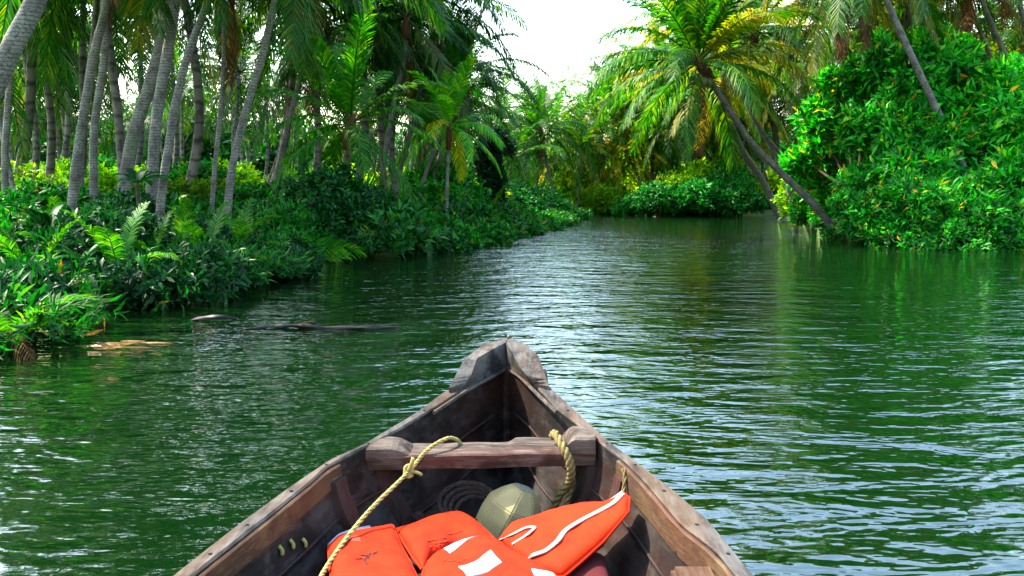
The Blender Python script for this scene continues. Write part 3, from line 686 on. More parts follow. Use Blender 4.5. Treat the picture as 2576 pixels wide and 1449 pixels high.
# ------------------------------------------------------------------ life vests
class Panel:
    def __init__(s, top, right, bottom, left, T, seed=0, n=40, sub=3.0):
        """four sides (px,py,d): top l->r, right t->b, bottom l->r, left t->b"""
        s.n = n; A, B, C, D = [resample([at(*p) for p in q], n) for q in (top, right, bottom, left)]
        s.nrm = ((B[-1] - D[0]).cross(C[0] - A[-1])).normalized()
        if s.nrm.z < 0: s.nrm = -s.nrm
        s.G = [[None] * n for _ in range(n)]; s.Lw = [[None] * n for _ in range(n)]
        c00, c10, c01, c11 = A[0], A[-1], C[0], C[-1]
        for j in range(n):
            v = j / (n - 1)
            for i in range(n):
                u = i / (n - 1)
                p = A[i] * (1 - v) + C[i] * v + D[j] * (1 - u) + B[j] * u - (c00 * (1 - u) * (1 - v) + c10 * u * (1 - v) + c01 * (1 - u) * v + c11 * u * v)
                h = ((1 - abs(2 * u - 1) ** sub) * (1 - abs(2 * v - 1) ** sub)); h = max(0, h) ** .5
                w = mnoise.noise(p * 7 + Vector((seed, 0, 0))) * .3 - .35 * max(0, mnoise.noise(Vector((p.x * 9 + p.y * 5, p.y * 2.5 - p.x * 2, seed + 3)))) + mnoise.noise(Vector((p.x * 22, p.y * 9, seed))) * .1 + .12 * mnoise.noise(p * 16 + Vector((seed, 4, 0)))
                s.G[j][i] = p + s.nrm * T * h * (1 + w); s.Lw[j][i] = p - s.nrm * T * .6 * h
    def mesh(s, mat):
        n = s.n; V = [p for r in s.G for p in r] + [p for r in s.Lw for p in r]; F = []
        for j in range(n - 1):
            for i in range(n - 1):
                a = j * n + i; F.append((a, a + n, a + n + 1, a + 1)); F.append(tuple(n * n + k for k in (a, a + 1, a + n + 1, a + n)))
        edge = [(j, 0) for j in range(n)]
        for i in range(n - 1):
            for a, b in ((i, i + 1), ((n - 1) * n + i + 1, (n - 1) * n + i), ((i + 1) * n, i * n), (i * n + n - 1, (i + 1) * n + n - 1)):
                F.append((a, b, n * n + b, n * n + a))
        me = mesh_py('vest_panel', V, F, mat, True); bm = bmesh.new(); bm.from_mesh(me); bmesh.ops.remove_doubles(bm, verts=bm.verts, dist=.0004); bm.to_mesh(me); bm.free(); return me
    def uv(s, px, py):
        best = None
        for j in range(s.n):
            for i in range(s.n):
                u, v = proj(s.G[j][i]); dd = (u - px) ** 2 + (v - py) ** 2
                if best is None or dd < best[0]: best = (dd, i / (s.n - 1), j / (s.n - 1))
        return best[1], best[2]
    def P(s, u, v, off=.0):
        n = s.n - 1; x = min(max(u, 0), .9999) * n; y = min(max(v, 0), .9999) * n; i, j = int(x), int(y); a, b = x - i, y - j
        q = (s.G[j][i] * (1 - a) + s.G[j][i + 1] * a) * (1 - b) + (s.G[j + 1][i] * (1 - a) + s.G[j + 1][i + 1] * a) * b
        return q + s.nrm * off
    def patch(s, corners, mat, name, off=.003, n=10):
        c = [s.uv(*q) for q in corners]; V = []
        for lay in (off, -.004):
            for j in range(n):
                v = j / (n - 1)
                for i in range(n):
                    u = i / (n - 1)
                    U = [(c[0][k] * (1 - u) + c[1][k] * u) * (1 - v) + (c[3][k] * (1 - u) + c[2][k] * u) * v for k in (0, 1)]
                    V.append(s.P(*U, lay))
        F = [(j * n + i, j * n + i + 1, j * n + n + i + 1, j * n + n + i) for j in range(n - 1) for i in range(n - 1)]; o = n * n
        for i in range(n - 1):
            for a, b in ((i, i + 1), ((n - 1) * n + i + 1, (n - 1) * n + i), ((i + 1) * n, i * n), (i * n + n - 1, (i + 1) * n + n - 1)): F.append((a, b, o + b, o + a))
        return mesh_py(name, V, F, mat)
    def stroke(s, path, w, off=.0025):
        q = [s.uv(*p) for p in path]; pts = []
        for i in range(len(q) - 1):
            for k in range(6): pts.append(s.P(q[i][0] + (q[i + 1][0] - q[i][0]) * k / 6, q[i][1] + (q[i + 1][1] - q[i][1]) * k / 6, off))
        pts.append(s.P(*q[-1], off)); return ribbon(pts, w, s.nrm, .0015)
def piping(pn, name_mat, r=.0045):
    n = pn.n; loop = [pn.G[0][i] for i in range(0, n, 2)] + [pn.G[j][n - 1] for j in range(1, n, 2)] + [pn.G[n - 1][i] for i in range(n - 2, 0, -2)] + [pn.G[j][0] for j in range(n - 2, 0, -2)]
    V, F = tube(smooth_path(loop + [loop[0]], 120), r, 6); return mesh_py('piping', V, F, name_mat, True)
def ribbon(pts, w, nrm, th=.002):
    V, F = [], []; n = len(pts)
    for i, p in enumerate(pts):
        t = (pts[min(i + 1, n - 1)] - pts[max(i - 1, 0)]).normalized(); s = t.cross(nrm).normalized()
        V += [p + s * w / 2, p - s * w / 2, p - s * w / 2 - nrm * th, p + s * w / 2 - nrm * th]
    for i in range(n - 1):
        for k in range(4): F.append((i * 4 + k, i * 4 + (k + 1) % 4, i * 4 + 4 + (k + 1) % 4, i * 4 + 4 + k))
    F += [(0, 1, 2, 3), tuple((n - 1) * 4 + k for k in range(4))]
    return V, F
def part_at(name, me, e):
    o = obj(name, me, e); o.location = -e.location; return o
v1 = empty('life_vest', (-.25, 2.35, .12), 'bright orange life vest with silver tapes and a black T marking, folded in the boat', 'life vest', 'orange life vests in the boat')
DD = lambda y: float(np.interp(y, [1230, 1300, 1449, 1500], [2.95, 2.85, 2.22, 2.02]))
def dp(l, o=0): return [(x, y, DD(y) + o) for x, y in l]
pA = Panel(dp([(826, 1376), (851, 1352), (886, 1341), (940, 1330), (988, 1320)]), dp([(988, 1320), (1008, 1372), (1030, 1412), (1062, 1480)]), dp([(838, 1500), (950, 1500), (1062, 1480)]), dp([(826, 1376), (830, 1430), (838, 1500)]), .035, 3)
part_at('vest_panel', pA.mesh(M['jacket']), v1)
pB = Panel(dp([(996, 1332), (1060, 1313), (1113, 1298), (1150, 1290), (1172, 1296)], .04), dp([(1172, 1296), (1200, 1315), (1240, 1352), (1250, 1366)], .04), dp([(1064, 1436), (1085, 1400), (1140, 1374), (1250, 1366)], .04), dp([(996, 1332), (1015, 1365), (1038, 1402), (1064, 1436)], .04), .035, 8)
part_at('vest_panel', pB.mesh(M['jacket']), v1)
pC = Panel(dp([(1078, 1412), (1100, 1392), (1150, 1372), (1200, 1354), (1236, 1350)]), dp([(1236, 1350), (1268, 1375), (1312, 1404), (1400, 1450), (1420, 1490)]), dp([(1062, 1500), (1250, 1510), (1420, 1490)]), dp([(1078, 1412), (1064, 1440), (1062, 1500)]), .04, 15)
part_at('vest_panel', pC.mesh(M['jacket']), v1)
part_at('reflective_tape', pC.patch([(1115, 1382), (1193, 1348), (1211, 1354), (1131, 1394)], M['reflect'], 'reflective_tape'), v1)
part_at('reflective_tape', pC.patch([(1153, 1425), (1236, 1388), (1260, 1416), (1178, 1453)], M['reflect'], 'reflective_tape'), v1)
part_at('reflective_tape', pC.patch([(1336, 1431), (1398, 1440), (1412, 1462), (1345, 1449)], M['reflect'], 'reflective_tape'), v1)
V, F = joinvf([pA.stroke(p, .0045) for p in ([(906, 1400), (925, 1396), (934, 1393)], [(922, 1398), (918, 1410), (924, 1421)], [(896, 1408), (912, 1405), (918, 1412)], [(930, 1398), (926, 1407)], [(938, 1396), (941, 1390)], [(944, 1393), (946, 1389)])])
part_at('marker_writing', mesh_py('marker_writing', V, F, M['ink']), v1)
pr = []
for y0, x0, x1 in ((1356, 1074, 1118), (1349, 1126, 1150), (1347, 1156, 1164), (1366, 1092, 1130), (1372, 1080, 1104)):
    x = x0
    while x < x1:
        w = random.uniform(5, 11); k = (1110 - x) * .22; pr.append(pB.stroke([(x, y0 + k), (x + w, y0 + k - w * .22)], .003)); x += w + 3
V, F = joinvf(pr); part_at('faded_print', mesh_py('faded_print', V, F, M['faint']), v1)
pr = [pC.stroke([(1118 + 8 * k, 1412 + 2 * ((k * 7) % 3)), (1123 + 8 * k, 1409 + 2 * ((k * 5) % 3))], .0025) for k in range(7)]
V, F = joinvf(pr); part_at('faded_print', mesh_py('faded_print', V, F, M['faint']), v1)
smu = pA.patch([(868, 1352), (905, 1347), (908, 1362), (872, 1364)], M['faint'], 'ink_smudge', .0015); part_at('ink_smudge', smu, v1)
# grey lining peeking at the upper left
V, F = tube([at(832, 1372, DD(1370) + .03), at(855, 1350, DD(1350) + .03), at(888, 1338, DD(1340) + .03), at(930, 1330, DD(1330) + .03)], .012, 7); part_at('lining', mesh_py('lining', V, F, M['reflect'], True), v1)
for q in (pA, pB, pC): part_at('piping', piping(q, M['jacket2']), v1)
v2 = empty('life_vest', (.25, 2.5, .12), 'orange life vest with a long white strap, its pointed end leaning on the hull', 'life vest', 'orange life vests in the boat')
pD = Panel([(1256, 1356, 2.66), (1291, 1321, 2.72), (1389, 1289, 2.76), (1469, 1274, 2.74), (1520, 1270, 2.7), (1568, 1240, 2.66)],
           [(1568, 1240, 2.66), (1584, 1254, 2.6), (1581, 1288, 2.52)],
           [(1312, 1412, 2.44), (1345, 1440, 2.36), (1418, 1452, 2.3), (1469, 1408, 2.36), (1518, 1363, 2.42), (1581, 1288, 2.52)],
           [(1256, 1356, 2.66), (1275, 1380, 2.56), (1312, 1412, 2.44)], .045, 22)
part_at('vest_panel', pD.mesh(M['jacket2']), v2)
part_at('piping', piping(pD, M['jacket']), v2)
def strap(path, w, mat, lift=.008, thick=.003):
    V, F = ribbon(smooth_path([at(*p) + pD.nrm * lift for p in path], 30), w, pD.nrm, thick); return V, F
def on(pn, px, py): u, v = pn.uv(px, py); return pn.P(u, v, .006)
sp = [on(pD, *q) for q in [(1566, 1246), (1540, 1268), (1508, 1288), (1465, 1312), (1424, 1336), (1400, 1366), (1376, 1388), (1345, 1400), (1320, 1412)]]
V, F = ribbon(smooth_path(sp, 40), .02, pD.nrm, .004); part_at('strap', mesh_py('strap', V, F, M['strap']), v2)
tipp = [at(1566, 1246, 2.655), at(1545, 1262, 2.66), at(1520, 1280, 2.66)]
V, F = ribbon(smooth_path([q + Vector((0, -.03, .012)) for q in tipp], 8), .045, Vector((0, -.4, .9)).normalized(), .004); part_at('strap_pad', mesh_py('strap_pad', V, F, M['strap']), v2)
sp = [on(pD, *q) for q in [(1262, 1358), (1290, 1348), (1325, 1332), (1340, 1328), (1342, 1334), (1320, 1352), (1290, 1372)]]
V, F = ribbon(smooth_path(sp, 30), .012, pD.nrm, .003); part_at('strap_loop', mesh_py('strap_loop', V, F, M['strap']), v2)
# dark red cloth below
pR = Panel([(1440, 1420, 2.5), (1480, 1390, 2.52), (1520, 1400, 2.5)], [(1520, 1400, 2.5), (1540, 1470, 2.3)], [(1400, 1480, 2.3), (1540, 1470, 2.3)], [(1440, 1420, 2.5), (1400, 1480, 2.3)], .03, 5, 20)
tag(obj('folded_cloth', pR.mesh(M['cloth'])), 'dark red cloth bundled under the right orange vest', 'cloth')

# ------------------------------------------------------------------ PALMS
NEAR = [  # frond tints carry left grove shade and right bank sun in the colour
 # label, trunk pts, width px, frond len, tint, nf, yellow
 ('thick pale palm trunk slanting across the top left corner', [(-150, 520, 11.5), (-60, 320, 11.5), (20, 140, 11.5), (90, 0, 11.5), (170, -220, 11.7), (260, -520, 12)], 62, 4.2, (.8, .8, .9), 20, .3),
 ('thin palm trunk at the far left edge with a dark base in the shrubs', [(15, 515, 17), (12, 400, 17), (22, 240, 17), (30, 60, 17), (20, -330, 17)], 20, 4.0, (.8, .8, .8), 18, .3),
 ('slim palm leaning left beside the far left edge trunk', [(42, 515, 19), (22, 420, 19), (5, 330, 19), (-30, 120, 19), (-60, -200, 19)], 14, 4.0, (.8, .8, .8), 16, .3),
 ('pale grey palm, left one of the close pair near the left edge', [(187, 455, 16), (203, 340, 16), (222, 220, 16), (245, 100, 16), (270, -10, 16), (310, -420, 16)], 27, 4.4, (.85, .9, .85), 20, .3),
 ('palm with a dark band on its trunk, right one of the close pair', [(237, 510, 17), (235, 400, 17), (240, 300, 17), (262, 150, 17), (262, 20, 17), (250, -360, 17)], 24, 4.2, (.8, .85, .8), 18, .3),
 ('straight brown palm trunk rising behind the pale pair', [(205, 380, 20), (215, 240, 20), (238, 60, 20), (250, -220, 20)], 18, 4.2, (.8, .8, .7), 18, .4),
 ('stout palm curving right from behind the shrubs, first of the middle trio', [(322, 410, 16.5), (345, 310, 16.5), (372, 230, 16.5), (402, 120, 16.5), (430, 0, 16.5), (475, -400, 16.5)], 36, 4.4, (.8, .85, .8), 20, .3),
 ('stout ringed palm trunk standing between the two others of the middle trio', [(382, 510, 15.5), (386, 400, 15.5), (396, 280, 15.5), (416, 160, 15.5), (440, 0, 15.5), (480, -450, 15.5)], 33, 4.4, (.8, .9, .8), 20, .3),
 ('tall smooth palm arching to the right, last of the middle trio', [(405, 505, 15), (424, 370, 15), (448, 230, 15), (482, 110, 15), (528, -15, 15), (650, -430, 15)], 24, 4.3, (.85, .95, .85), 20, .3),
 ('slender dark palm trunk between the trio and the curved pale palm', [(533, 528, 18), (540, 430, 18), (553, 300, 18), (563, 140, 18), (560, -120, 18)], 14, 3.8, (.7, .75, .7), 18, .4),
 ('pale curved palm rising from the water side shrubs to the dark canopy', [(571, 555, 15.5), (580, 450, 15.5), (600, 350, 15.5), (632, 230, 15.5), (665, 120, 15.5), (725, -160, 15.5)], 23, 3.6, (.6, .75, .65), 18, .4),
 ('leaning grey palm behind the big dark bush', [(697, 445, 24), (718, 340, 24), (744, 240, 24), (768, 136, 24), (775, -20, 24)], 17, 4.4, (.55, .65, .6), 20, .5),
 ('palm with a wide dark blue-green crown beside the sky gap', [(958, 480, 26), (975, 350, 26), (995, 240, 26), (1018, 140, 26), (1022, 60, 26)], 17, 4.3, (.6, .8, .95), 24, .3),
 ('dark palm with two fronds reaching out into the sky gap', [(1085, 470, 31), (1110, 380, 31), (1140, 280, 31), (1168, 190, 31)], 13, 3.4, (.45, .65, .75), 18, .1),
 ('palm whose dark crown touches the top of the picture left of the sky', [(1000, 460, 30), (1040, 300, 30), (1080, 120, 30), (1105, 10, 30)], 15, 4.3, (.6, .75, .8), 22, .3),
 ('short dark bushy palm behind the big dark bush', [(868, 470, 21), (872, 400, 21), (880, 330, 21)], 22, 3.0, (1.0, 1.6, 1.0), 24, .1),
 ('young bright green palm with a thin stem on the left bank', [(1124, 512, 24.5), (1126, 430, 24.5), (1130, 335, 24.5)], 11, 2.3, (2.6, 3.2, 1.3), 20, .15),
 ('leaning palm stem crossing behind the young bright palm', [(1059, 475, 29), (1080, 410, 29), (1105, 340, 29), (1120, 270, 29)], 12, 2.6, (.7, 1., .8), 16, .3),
 # right bank
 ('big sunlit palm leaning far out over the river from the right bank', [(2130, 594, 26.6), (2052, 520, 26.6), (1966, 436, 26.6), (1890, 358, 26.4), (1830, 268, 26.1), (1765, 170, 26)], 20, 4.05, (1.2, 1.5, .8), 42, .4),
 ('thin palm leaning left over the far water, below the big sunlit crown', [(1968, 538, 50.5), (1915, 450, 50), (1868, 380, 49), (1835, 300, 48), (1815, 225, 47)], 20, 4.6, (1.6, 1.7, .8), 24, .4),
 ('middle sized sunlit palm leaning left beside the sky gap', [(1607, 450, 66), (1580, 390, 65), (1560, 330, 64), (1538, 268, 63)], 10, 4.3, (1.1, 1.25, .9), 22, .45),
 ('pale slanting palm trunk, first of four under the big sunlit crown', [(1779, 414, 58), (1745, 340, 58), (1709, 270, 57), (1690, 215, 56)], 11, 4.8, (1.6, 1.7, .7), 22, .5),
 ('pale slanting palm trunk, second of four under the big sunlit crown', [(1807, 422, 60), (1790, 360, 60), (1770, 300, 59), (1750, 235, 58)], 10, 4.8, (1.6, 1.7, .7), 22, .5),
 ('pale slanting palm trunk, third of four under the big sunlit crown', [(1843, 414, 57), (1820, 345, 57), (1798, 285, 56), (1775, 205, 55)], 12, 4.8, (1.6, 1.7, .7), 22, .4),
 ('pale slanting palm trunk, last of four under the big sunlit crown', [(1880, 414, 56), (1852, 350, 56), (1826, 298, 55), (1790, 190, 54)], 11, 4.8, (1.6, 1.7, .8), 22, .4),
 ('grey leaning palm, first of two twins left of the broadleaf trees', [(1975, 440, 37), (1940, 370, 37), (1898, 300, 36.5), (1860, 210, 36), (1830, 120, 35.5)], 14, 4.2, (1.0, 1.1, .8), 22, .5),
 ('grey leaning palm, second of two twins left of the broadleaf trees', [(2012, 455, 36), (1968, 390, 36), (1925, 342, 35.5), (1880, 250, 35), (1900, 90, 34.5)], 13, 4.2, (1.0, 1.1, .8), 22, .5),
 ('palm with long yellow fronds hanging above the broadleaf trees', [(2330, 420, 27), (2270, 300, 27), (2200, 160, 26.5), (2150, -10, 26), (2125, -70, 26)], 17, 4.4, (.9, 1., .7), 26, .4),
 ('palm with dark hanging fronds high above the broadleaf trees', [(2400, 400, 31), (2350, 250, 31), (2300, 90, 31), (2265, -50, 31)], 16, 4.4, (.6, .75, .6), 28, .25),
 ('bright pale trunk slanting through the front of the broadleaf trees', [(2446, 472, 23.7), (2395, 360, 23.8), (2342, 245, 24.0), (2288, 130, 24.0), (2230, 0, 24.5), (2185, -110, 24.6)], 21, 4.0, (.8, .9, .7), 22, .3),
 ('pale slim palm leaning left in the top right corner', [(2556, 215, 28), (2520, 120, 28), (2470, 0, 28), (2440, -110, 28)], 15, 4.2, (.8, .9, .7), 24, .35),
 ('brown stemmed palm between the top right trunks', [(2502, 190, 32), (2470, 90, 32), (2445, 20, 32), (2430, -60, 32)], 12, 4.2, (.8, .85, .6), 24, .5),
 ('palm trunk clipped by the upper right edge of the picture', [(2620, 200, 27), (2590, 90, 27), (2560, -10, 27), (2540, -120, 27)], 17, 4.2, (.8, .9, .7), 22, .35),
 # far centre, distance haze put into the cool crown tints
 ('grey-green far palm with a full round crown in the river bend', [(1395, 500, 56), (1380, 430, 56), (1362, 335, 56)], 10, 4.0, (.6, .95, 1.1), 22, .1),
 ('small far palm poking up at the foot of the sky gap', [(1370, 400, 70), (1362, 340, 70), (1356, 268, 70)], 8, 2.6, (.6, .9, .9), 16, 0),
]
for i, (lab, tr, w, fl, ti, nf, ye) in enumerate(NEAR):
    hero = 'big sunlit' in lab and 'far out' in lab
    yo = 'young' in lab
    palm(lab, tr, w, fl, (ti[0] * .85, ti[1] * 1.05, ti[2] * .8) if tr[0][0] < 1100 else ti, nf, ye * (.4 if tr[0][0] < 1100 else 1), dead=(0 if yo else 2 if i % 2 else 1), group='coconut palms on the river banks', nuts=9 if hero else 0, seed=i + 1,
         ttint=(1.0, 1.06, 1.1) if tr[0][0] < 1300 else (1, 1, 1))

# far groves: trunk + crown, individual
CROWNS = []
for s in range(5):
    V, Q, T = crown_np(20 + s, 40 + s); CROWNS.append((mesh_np('palm_crown', V, [Q, T], M['frond']), mesh_np('palm_crown', V, [Q, T], M['frond_old'])))
FTR = []
for s in range(4):
    P = [Vector((0, 0, 0)), Vector((.25 * s, .1, .35)), Vector((.6 * s * .3, 0, .7)), Vector((0, 0, 1))]
    P = [Vector((p.x * .09, p.y * .2, p.z)) for p in P]
    V, F = tube(smooth_path(P, 14), lambda t: .014 * (1.25 - .5 * t), 7, True, .1); FTR.append(mesh_py('palm_trunk', V, F, M['trunk'], True))
def far_palm(px, top_py, d, fl, tint, lean, label, group, old=False, i=0):
    top = at(px, top_py, d); bx = top.x - lean; gz = ground_z(bx, d) - .1
    e = empty('coconut_palm', (bx, d, gz), label, 'palm tree', group)
    h = top.z - gz; t = obj('trunk', FTR[i % 4], e); t.scale = (h * 1.0, h * 1.0, h)
    v = Vector((lean, 0, h)); t.rotation_euler = (0, math.atan2(lean, h), 0); t.scale = (min(h, 11), min(h, 11), v.length)
    c = obj('crown', CROWNS[i % 5][1 if old else 0], e, (lean, 0, h), tint); s = fl / 4; c.scale = (s, s, s); c.rotation_euler = (0, 0, i * 1.7)
rr = random.Random(11); k = 0
def free(px, py, fl, d):     # keep the sky gap open
    rpx = fl * .8 / d * F0
    top = py - rpx * .55
    lim = np.interp(px + rpx * .8, [1100, 1190, 1250, 1330, 1400], [-500, 0, 130, 240, 260]) if px < 1380 else np.interp(px - rpx * .8, [1380, 1470, 1540, 1600], [250, 170, 60, -400])
    return top > lim
for d0, d1, n, grp, lab in ((22, 34, 19, 'shaded palms in the first row behind the left bank', 'shaded coconut palm in the grove close behind the left bank trunks'),
                       (34, 52, 24, 'palms deeper in the left grove', 'slender coconut palm deep in the left grove'),
                       (52, 85, 20, 'small palms at the back of the left grove', 'small distant coconut palm at the back of the left grove')):
    c = 0
    while c < n:
        d = rr.uniform(d0, d1); px = rr.uniform(-120, 1240); h = rr.uniform(7.2, 10.8) if d < 52 else rr.uniform(7, 11)
        py = 490 - (h - 1.45) / d * F0; fl = rr.uniform(3.8, 4.8)
        if not free(px, py, fl, d): 
            h = rr.uniform(5, 7.5); py = 490 - (h - 1.45) / d * F0
            if not free(px, py, fl, d): continue
        if ground_z(at(px, 300, d).x - .8, d) < .3: continue
        if d < 52 and min(abs(px - 290), abs(px - 530), abs(px - 680)) < 42: continue
        far_palm(px, py, d, fl, (rr.uniform(.3, .6), rr.uniform(.5, .8), rr.uniform(.5, .9)), rr.uniform(-.6, 1.6), lab, grp, rr.random() < .1, k); k += 1; c += 1  # dark tints put the shade of the grove into the crowns
for d0, d1, n, grp, lab in ((50, 70, 20, 'palms behind the right bank', 'coconut palm in the sunlit grove behind the right bank'), (30, 48, 20, 'tall palms above the broadleaf trees', 'tall leaning coconut palm behind the broadleaf trees')):
    c = 0
    while c < n:
        d = rr.uniform(d0, d1); px = rr.uniform(1500, 2100) if d0 == 50 else rr.uniform(2020, 2700); h = rr.uniform(6.5, 10.5)
        py = 490 - (h - 1.45) / d * F0; fl = rr.uniform(3.8, 4.6)
        if not free(px, py, fl, d) or min(ground_z(at(px, 300, d).x + q, d) for q in (1, 2, 3.2)) < .3: continue
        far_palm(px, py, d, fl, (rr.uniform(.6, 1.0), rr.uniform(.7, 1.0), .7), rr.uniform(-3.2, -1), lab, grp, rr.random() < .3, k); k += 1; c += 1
for j, (px, py, d, fl, ti) in enumerate([(1290, 345, 62, 3.4, (.5, .9, .8)), (1440, 350, 75, 3.4, (.6, .9, .9)), (1500, 285, 64, 3.2, (.8, 1.1, .8)), (1415, 365, 66, 3.4, (.7, 1, .9)), (1320, 370, 66, 3.6, (.6, .9, .8)), (1465, 370, 58, 3.4, (1., 1.2, .8)), (1240, 345, 58, 3.6, (.6, .9, .7)), (1260, 300, 58, 4.2, (.8, 1.2, .9)), (1330, 315, 60, 4.2, (.9, 1.3, 1.1)), (1400, 300, 66, 4.2, (.9, 1.3, 1)), (1460, 300, 60, 4, (1.4, 1.6, .9)), (1350, 385, 56, 3.8, (1.2, 1.6, .9)), (1290, 405, 52, 3.6, (.8, 1.2, .8)), (1440, 390, 62, 3.6, (1.6, 1.8, .8)), (1515, 335, 61, 4.2, (1.6, 1.8, .8))]):  # cooler tints hold distance haze, brighter ones sunlight
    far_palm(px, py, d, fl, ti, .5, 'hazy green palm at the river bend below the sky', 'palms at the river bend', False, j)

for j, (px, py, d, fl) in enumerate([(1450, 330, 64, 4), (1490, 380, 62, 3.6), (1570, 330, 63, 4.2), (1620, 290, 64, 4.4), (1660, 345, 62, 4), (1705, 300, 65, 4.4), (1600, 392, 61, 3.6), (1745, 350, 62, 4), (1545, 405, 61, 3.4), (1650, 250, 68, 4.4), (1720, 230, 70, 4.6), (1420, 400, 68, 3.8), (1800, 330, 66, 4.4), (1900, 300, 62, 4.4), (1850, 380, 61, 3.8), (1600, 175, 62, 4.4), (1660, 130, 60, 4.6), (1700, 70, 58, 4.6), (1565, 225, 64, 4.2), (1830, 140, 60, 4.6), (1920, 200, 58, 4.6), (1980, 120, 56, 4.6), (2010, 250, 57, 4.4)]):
    far_palm(px, py, d, fl, (2.2, 2.3, .7), rr.uniform(-2.5, -.6), 'yellow-green coconut palm in the sunlit wall of palms left of the big leaning one', 'sunlit wall of palms at the far bank', j % 5 in (1, 3), j)  # bright warm tint stands in for sunlight on these crowns
# ------------------------------------------------------------------ shrubs
BUSH = {}
def bush_mesh(kind, v):
    key = (kind, v)
    if key not in BUSH:
        r = random.Random(v * 7 + len(kind)); lobes = [((0, 0, .55), (.8, .8, .6))]
        for _ in range(4): a = r.uniform(0, 6.28); lobes.append(((math.cos(a) * .55, math.sin(a) * .55, r.uniform(.25, .8)), (r.uniform(.35, .55),) * 3))
        BUSH[key] = foliage_mesh('bush_leaves', lobes, M[kind], 7, .15, .06, 75)
    return BUSH[key]
def stems_mesh(h=.8):
    parts = []
    for k in range(5):
        a = k * 1.3; parts.append(tube(smooth_path([Vector((0, 0, -.3)), Vector((math.cos(a) * .12, math.sin(a) * .12, h * .4)), Vector((math.cos(a) * .4, math.sin(a) * .4, h))], 6), lambda t: .03 * (1.2 - t), 5))
    V, F = joinvf(parts); return mesh_py('stems', V, F, M['bark'], True)
STEM = stems_mesh()
def bush(px, base_d, w, h, kind, label, group=None, tint=(1, 1, 1), v=0, x=None, z=None, name='bush'):
    X = (px - W0 / 2) / F0 * base_d if x is None else x
    h *= .72 if base_d < 50 else .82
    g = ground_z(X, base_d) if z is None else z; g = max(g, -.05)
    e = empty(name, (X, base_d, g), label, 'bush', group)
    f = obj('foliage', bush_mesh(kind, v), e, tint=tint); f.scale = (w, w, h); f.rotation_euler = (0, 0, v * 1.1 + base_d)
    s = obj('stems', STEM, e); s.scale = (w * .8, w * .8, h); return e
k = 0
for px, d, w, h, kd, lab in [
 (60, 20, 1.5, 1.6, 'leaf_lit', 'yellow-green bush at the left edge behind the thin trunks'),
 (120, 17, 1.3, 1.3, 'leaf_mid', 'fresh green bush left of the pale pair of palms'),
 (290, 23, 1.2, 1.2, 'leaf_lit', 'yellow leafed bush seen between the pale pair and the middle trio'),
 (490, 24, 1.6, 1.5, 'leaf_lit', 'sunlit bush right of the middle trio of palms'),
 (470, 19, 1.0, 1.0, 'leaf_mid', 'low green bush at the foot of the middle trio'),
 (330, 15.5, .8, 1.3, 'leaf_dark', 'dark large-leafed shrub in front of the stout curved palm'),
 (650, 21, 1.3, 1.5, 'leaf_mid', 'green bush between the curved pale palm and the big dark bush'),
 (760, 19, 1.25, 1.85, 'leaf_dark', 'big dark bush rising highest on the left bank'),
 (880, 20, 1.25, 1.8, 'leaf_dark', 'dark bush adjoining the biggest one on its right'),
 (700, 17.5, .9, 1.5, 'leaf_mid', 'glossy bush at the left shoulder of the big dark bush'),
 (930, 22, 1.1, 1.3, 'leaf_dark', 'rounded dark bush above the fallen frond and the water'),
 (1010, 34, 2.0, 2.0, 'leaf_lit', 'bright yellow-green bush behind the blue-green palm trunk'),
 (1085, 36, 2.0, 2.1, 'leaf_lit', 'brilliant lime bush behind the young palm stem'),
 (1170, 38, 1.9, 2.1, 'leaf_lit', 'lime green bush left of the creeper covered stump'),
 (960, 40, 2.2, 2.3, 'leaf_lit', 'bright bush glowing between the left bank palms'),
 (1310, 40, 1.8, 1.8, 'leaf_dark', 'dark bush just right of the creeper covered stump'),
 (1360, 44, 1.6, 1.5, 'leaf_mid', 'green bush at the tip of the left bank'),
 (1430, 62, 2.6, 2.6, 'leaf_lit', 'yellow-green bush in the middle of the river bend'),
 (1510, 60, 2.4, 2.4, 'leaf_lit', 'sunny bush beside the small palm in the river bend'),
 (1470, 66, 2.9, 3.4, 'leaf_mid', 'tall green bush at the back of the river bend'),
 (1590, 56, 1.6, 1.4, 'leaf_mid', 'low green bush at the far water edge'),
 (1655, 53.5, 2.0, 2.3, 'leaf_dark', 'dark rounded bush on the far bank, left one'),
 (1760, 53, 2.2, 2.3, 'leaf_dark', 'dark rounded bush on the far bank, middle one'),
 (1860, 52.5, 2.2, 2.5, 'leaf_dark', 'dark rounded bush on the far bank, beside the thin leaning palm'),
 (1810, 55.5, 2.4, 2.9, 'leaf_mid', 'lighter green bush topping the far bank hedge'),
 (1700, 56, 2.2, 2.7, 'leaf_lit', 'lime bush above the far bank hedge'),
 (2040, 44, 2.0, 2.6, 'leaf_lit', 'light green bush between the leaning palms and the broadleaf trees'),
 (2080, 34, 1.5, 2.0, 'leaf_mid', 'green bush behind the root of the big leaning palm')]:
    ti = (2, 3.2, 1.3) if d > 45 and kd == 'leaf_dark' else (1.7, 1.9, 1) if d > 33 else (1, 1.2, 1)  # brighter tint on deeper bushes paints sunlight into the leaf colour
    bush(px, d, w, h, kd, lab, 'bushes on the banks', ti, k % 4); k += 1
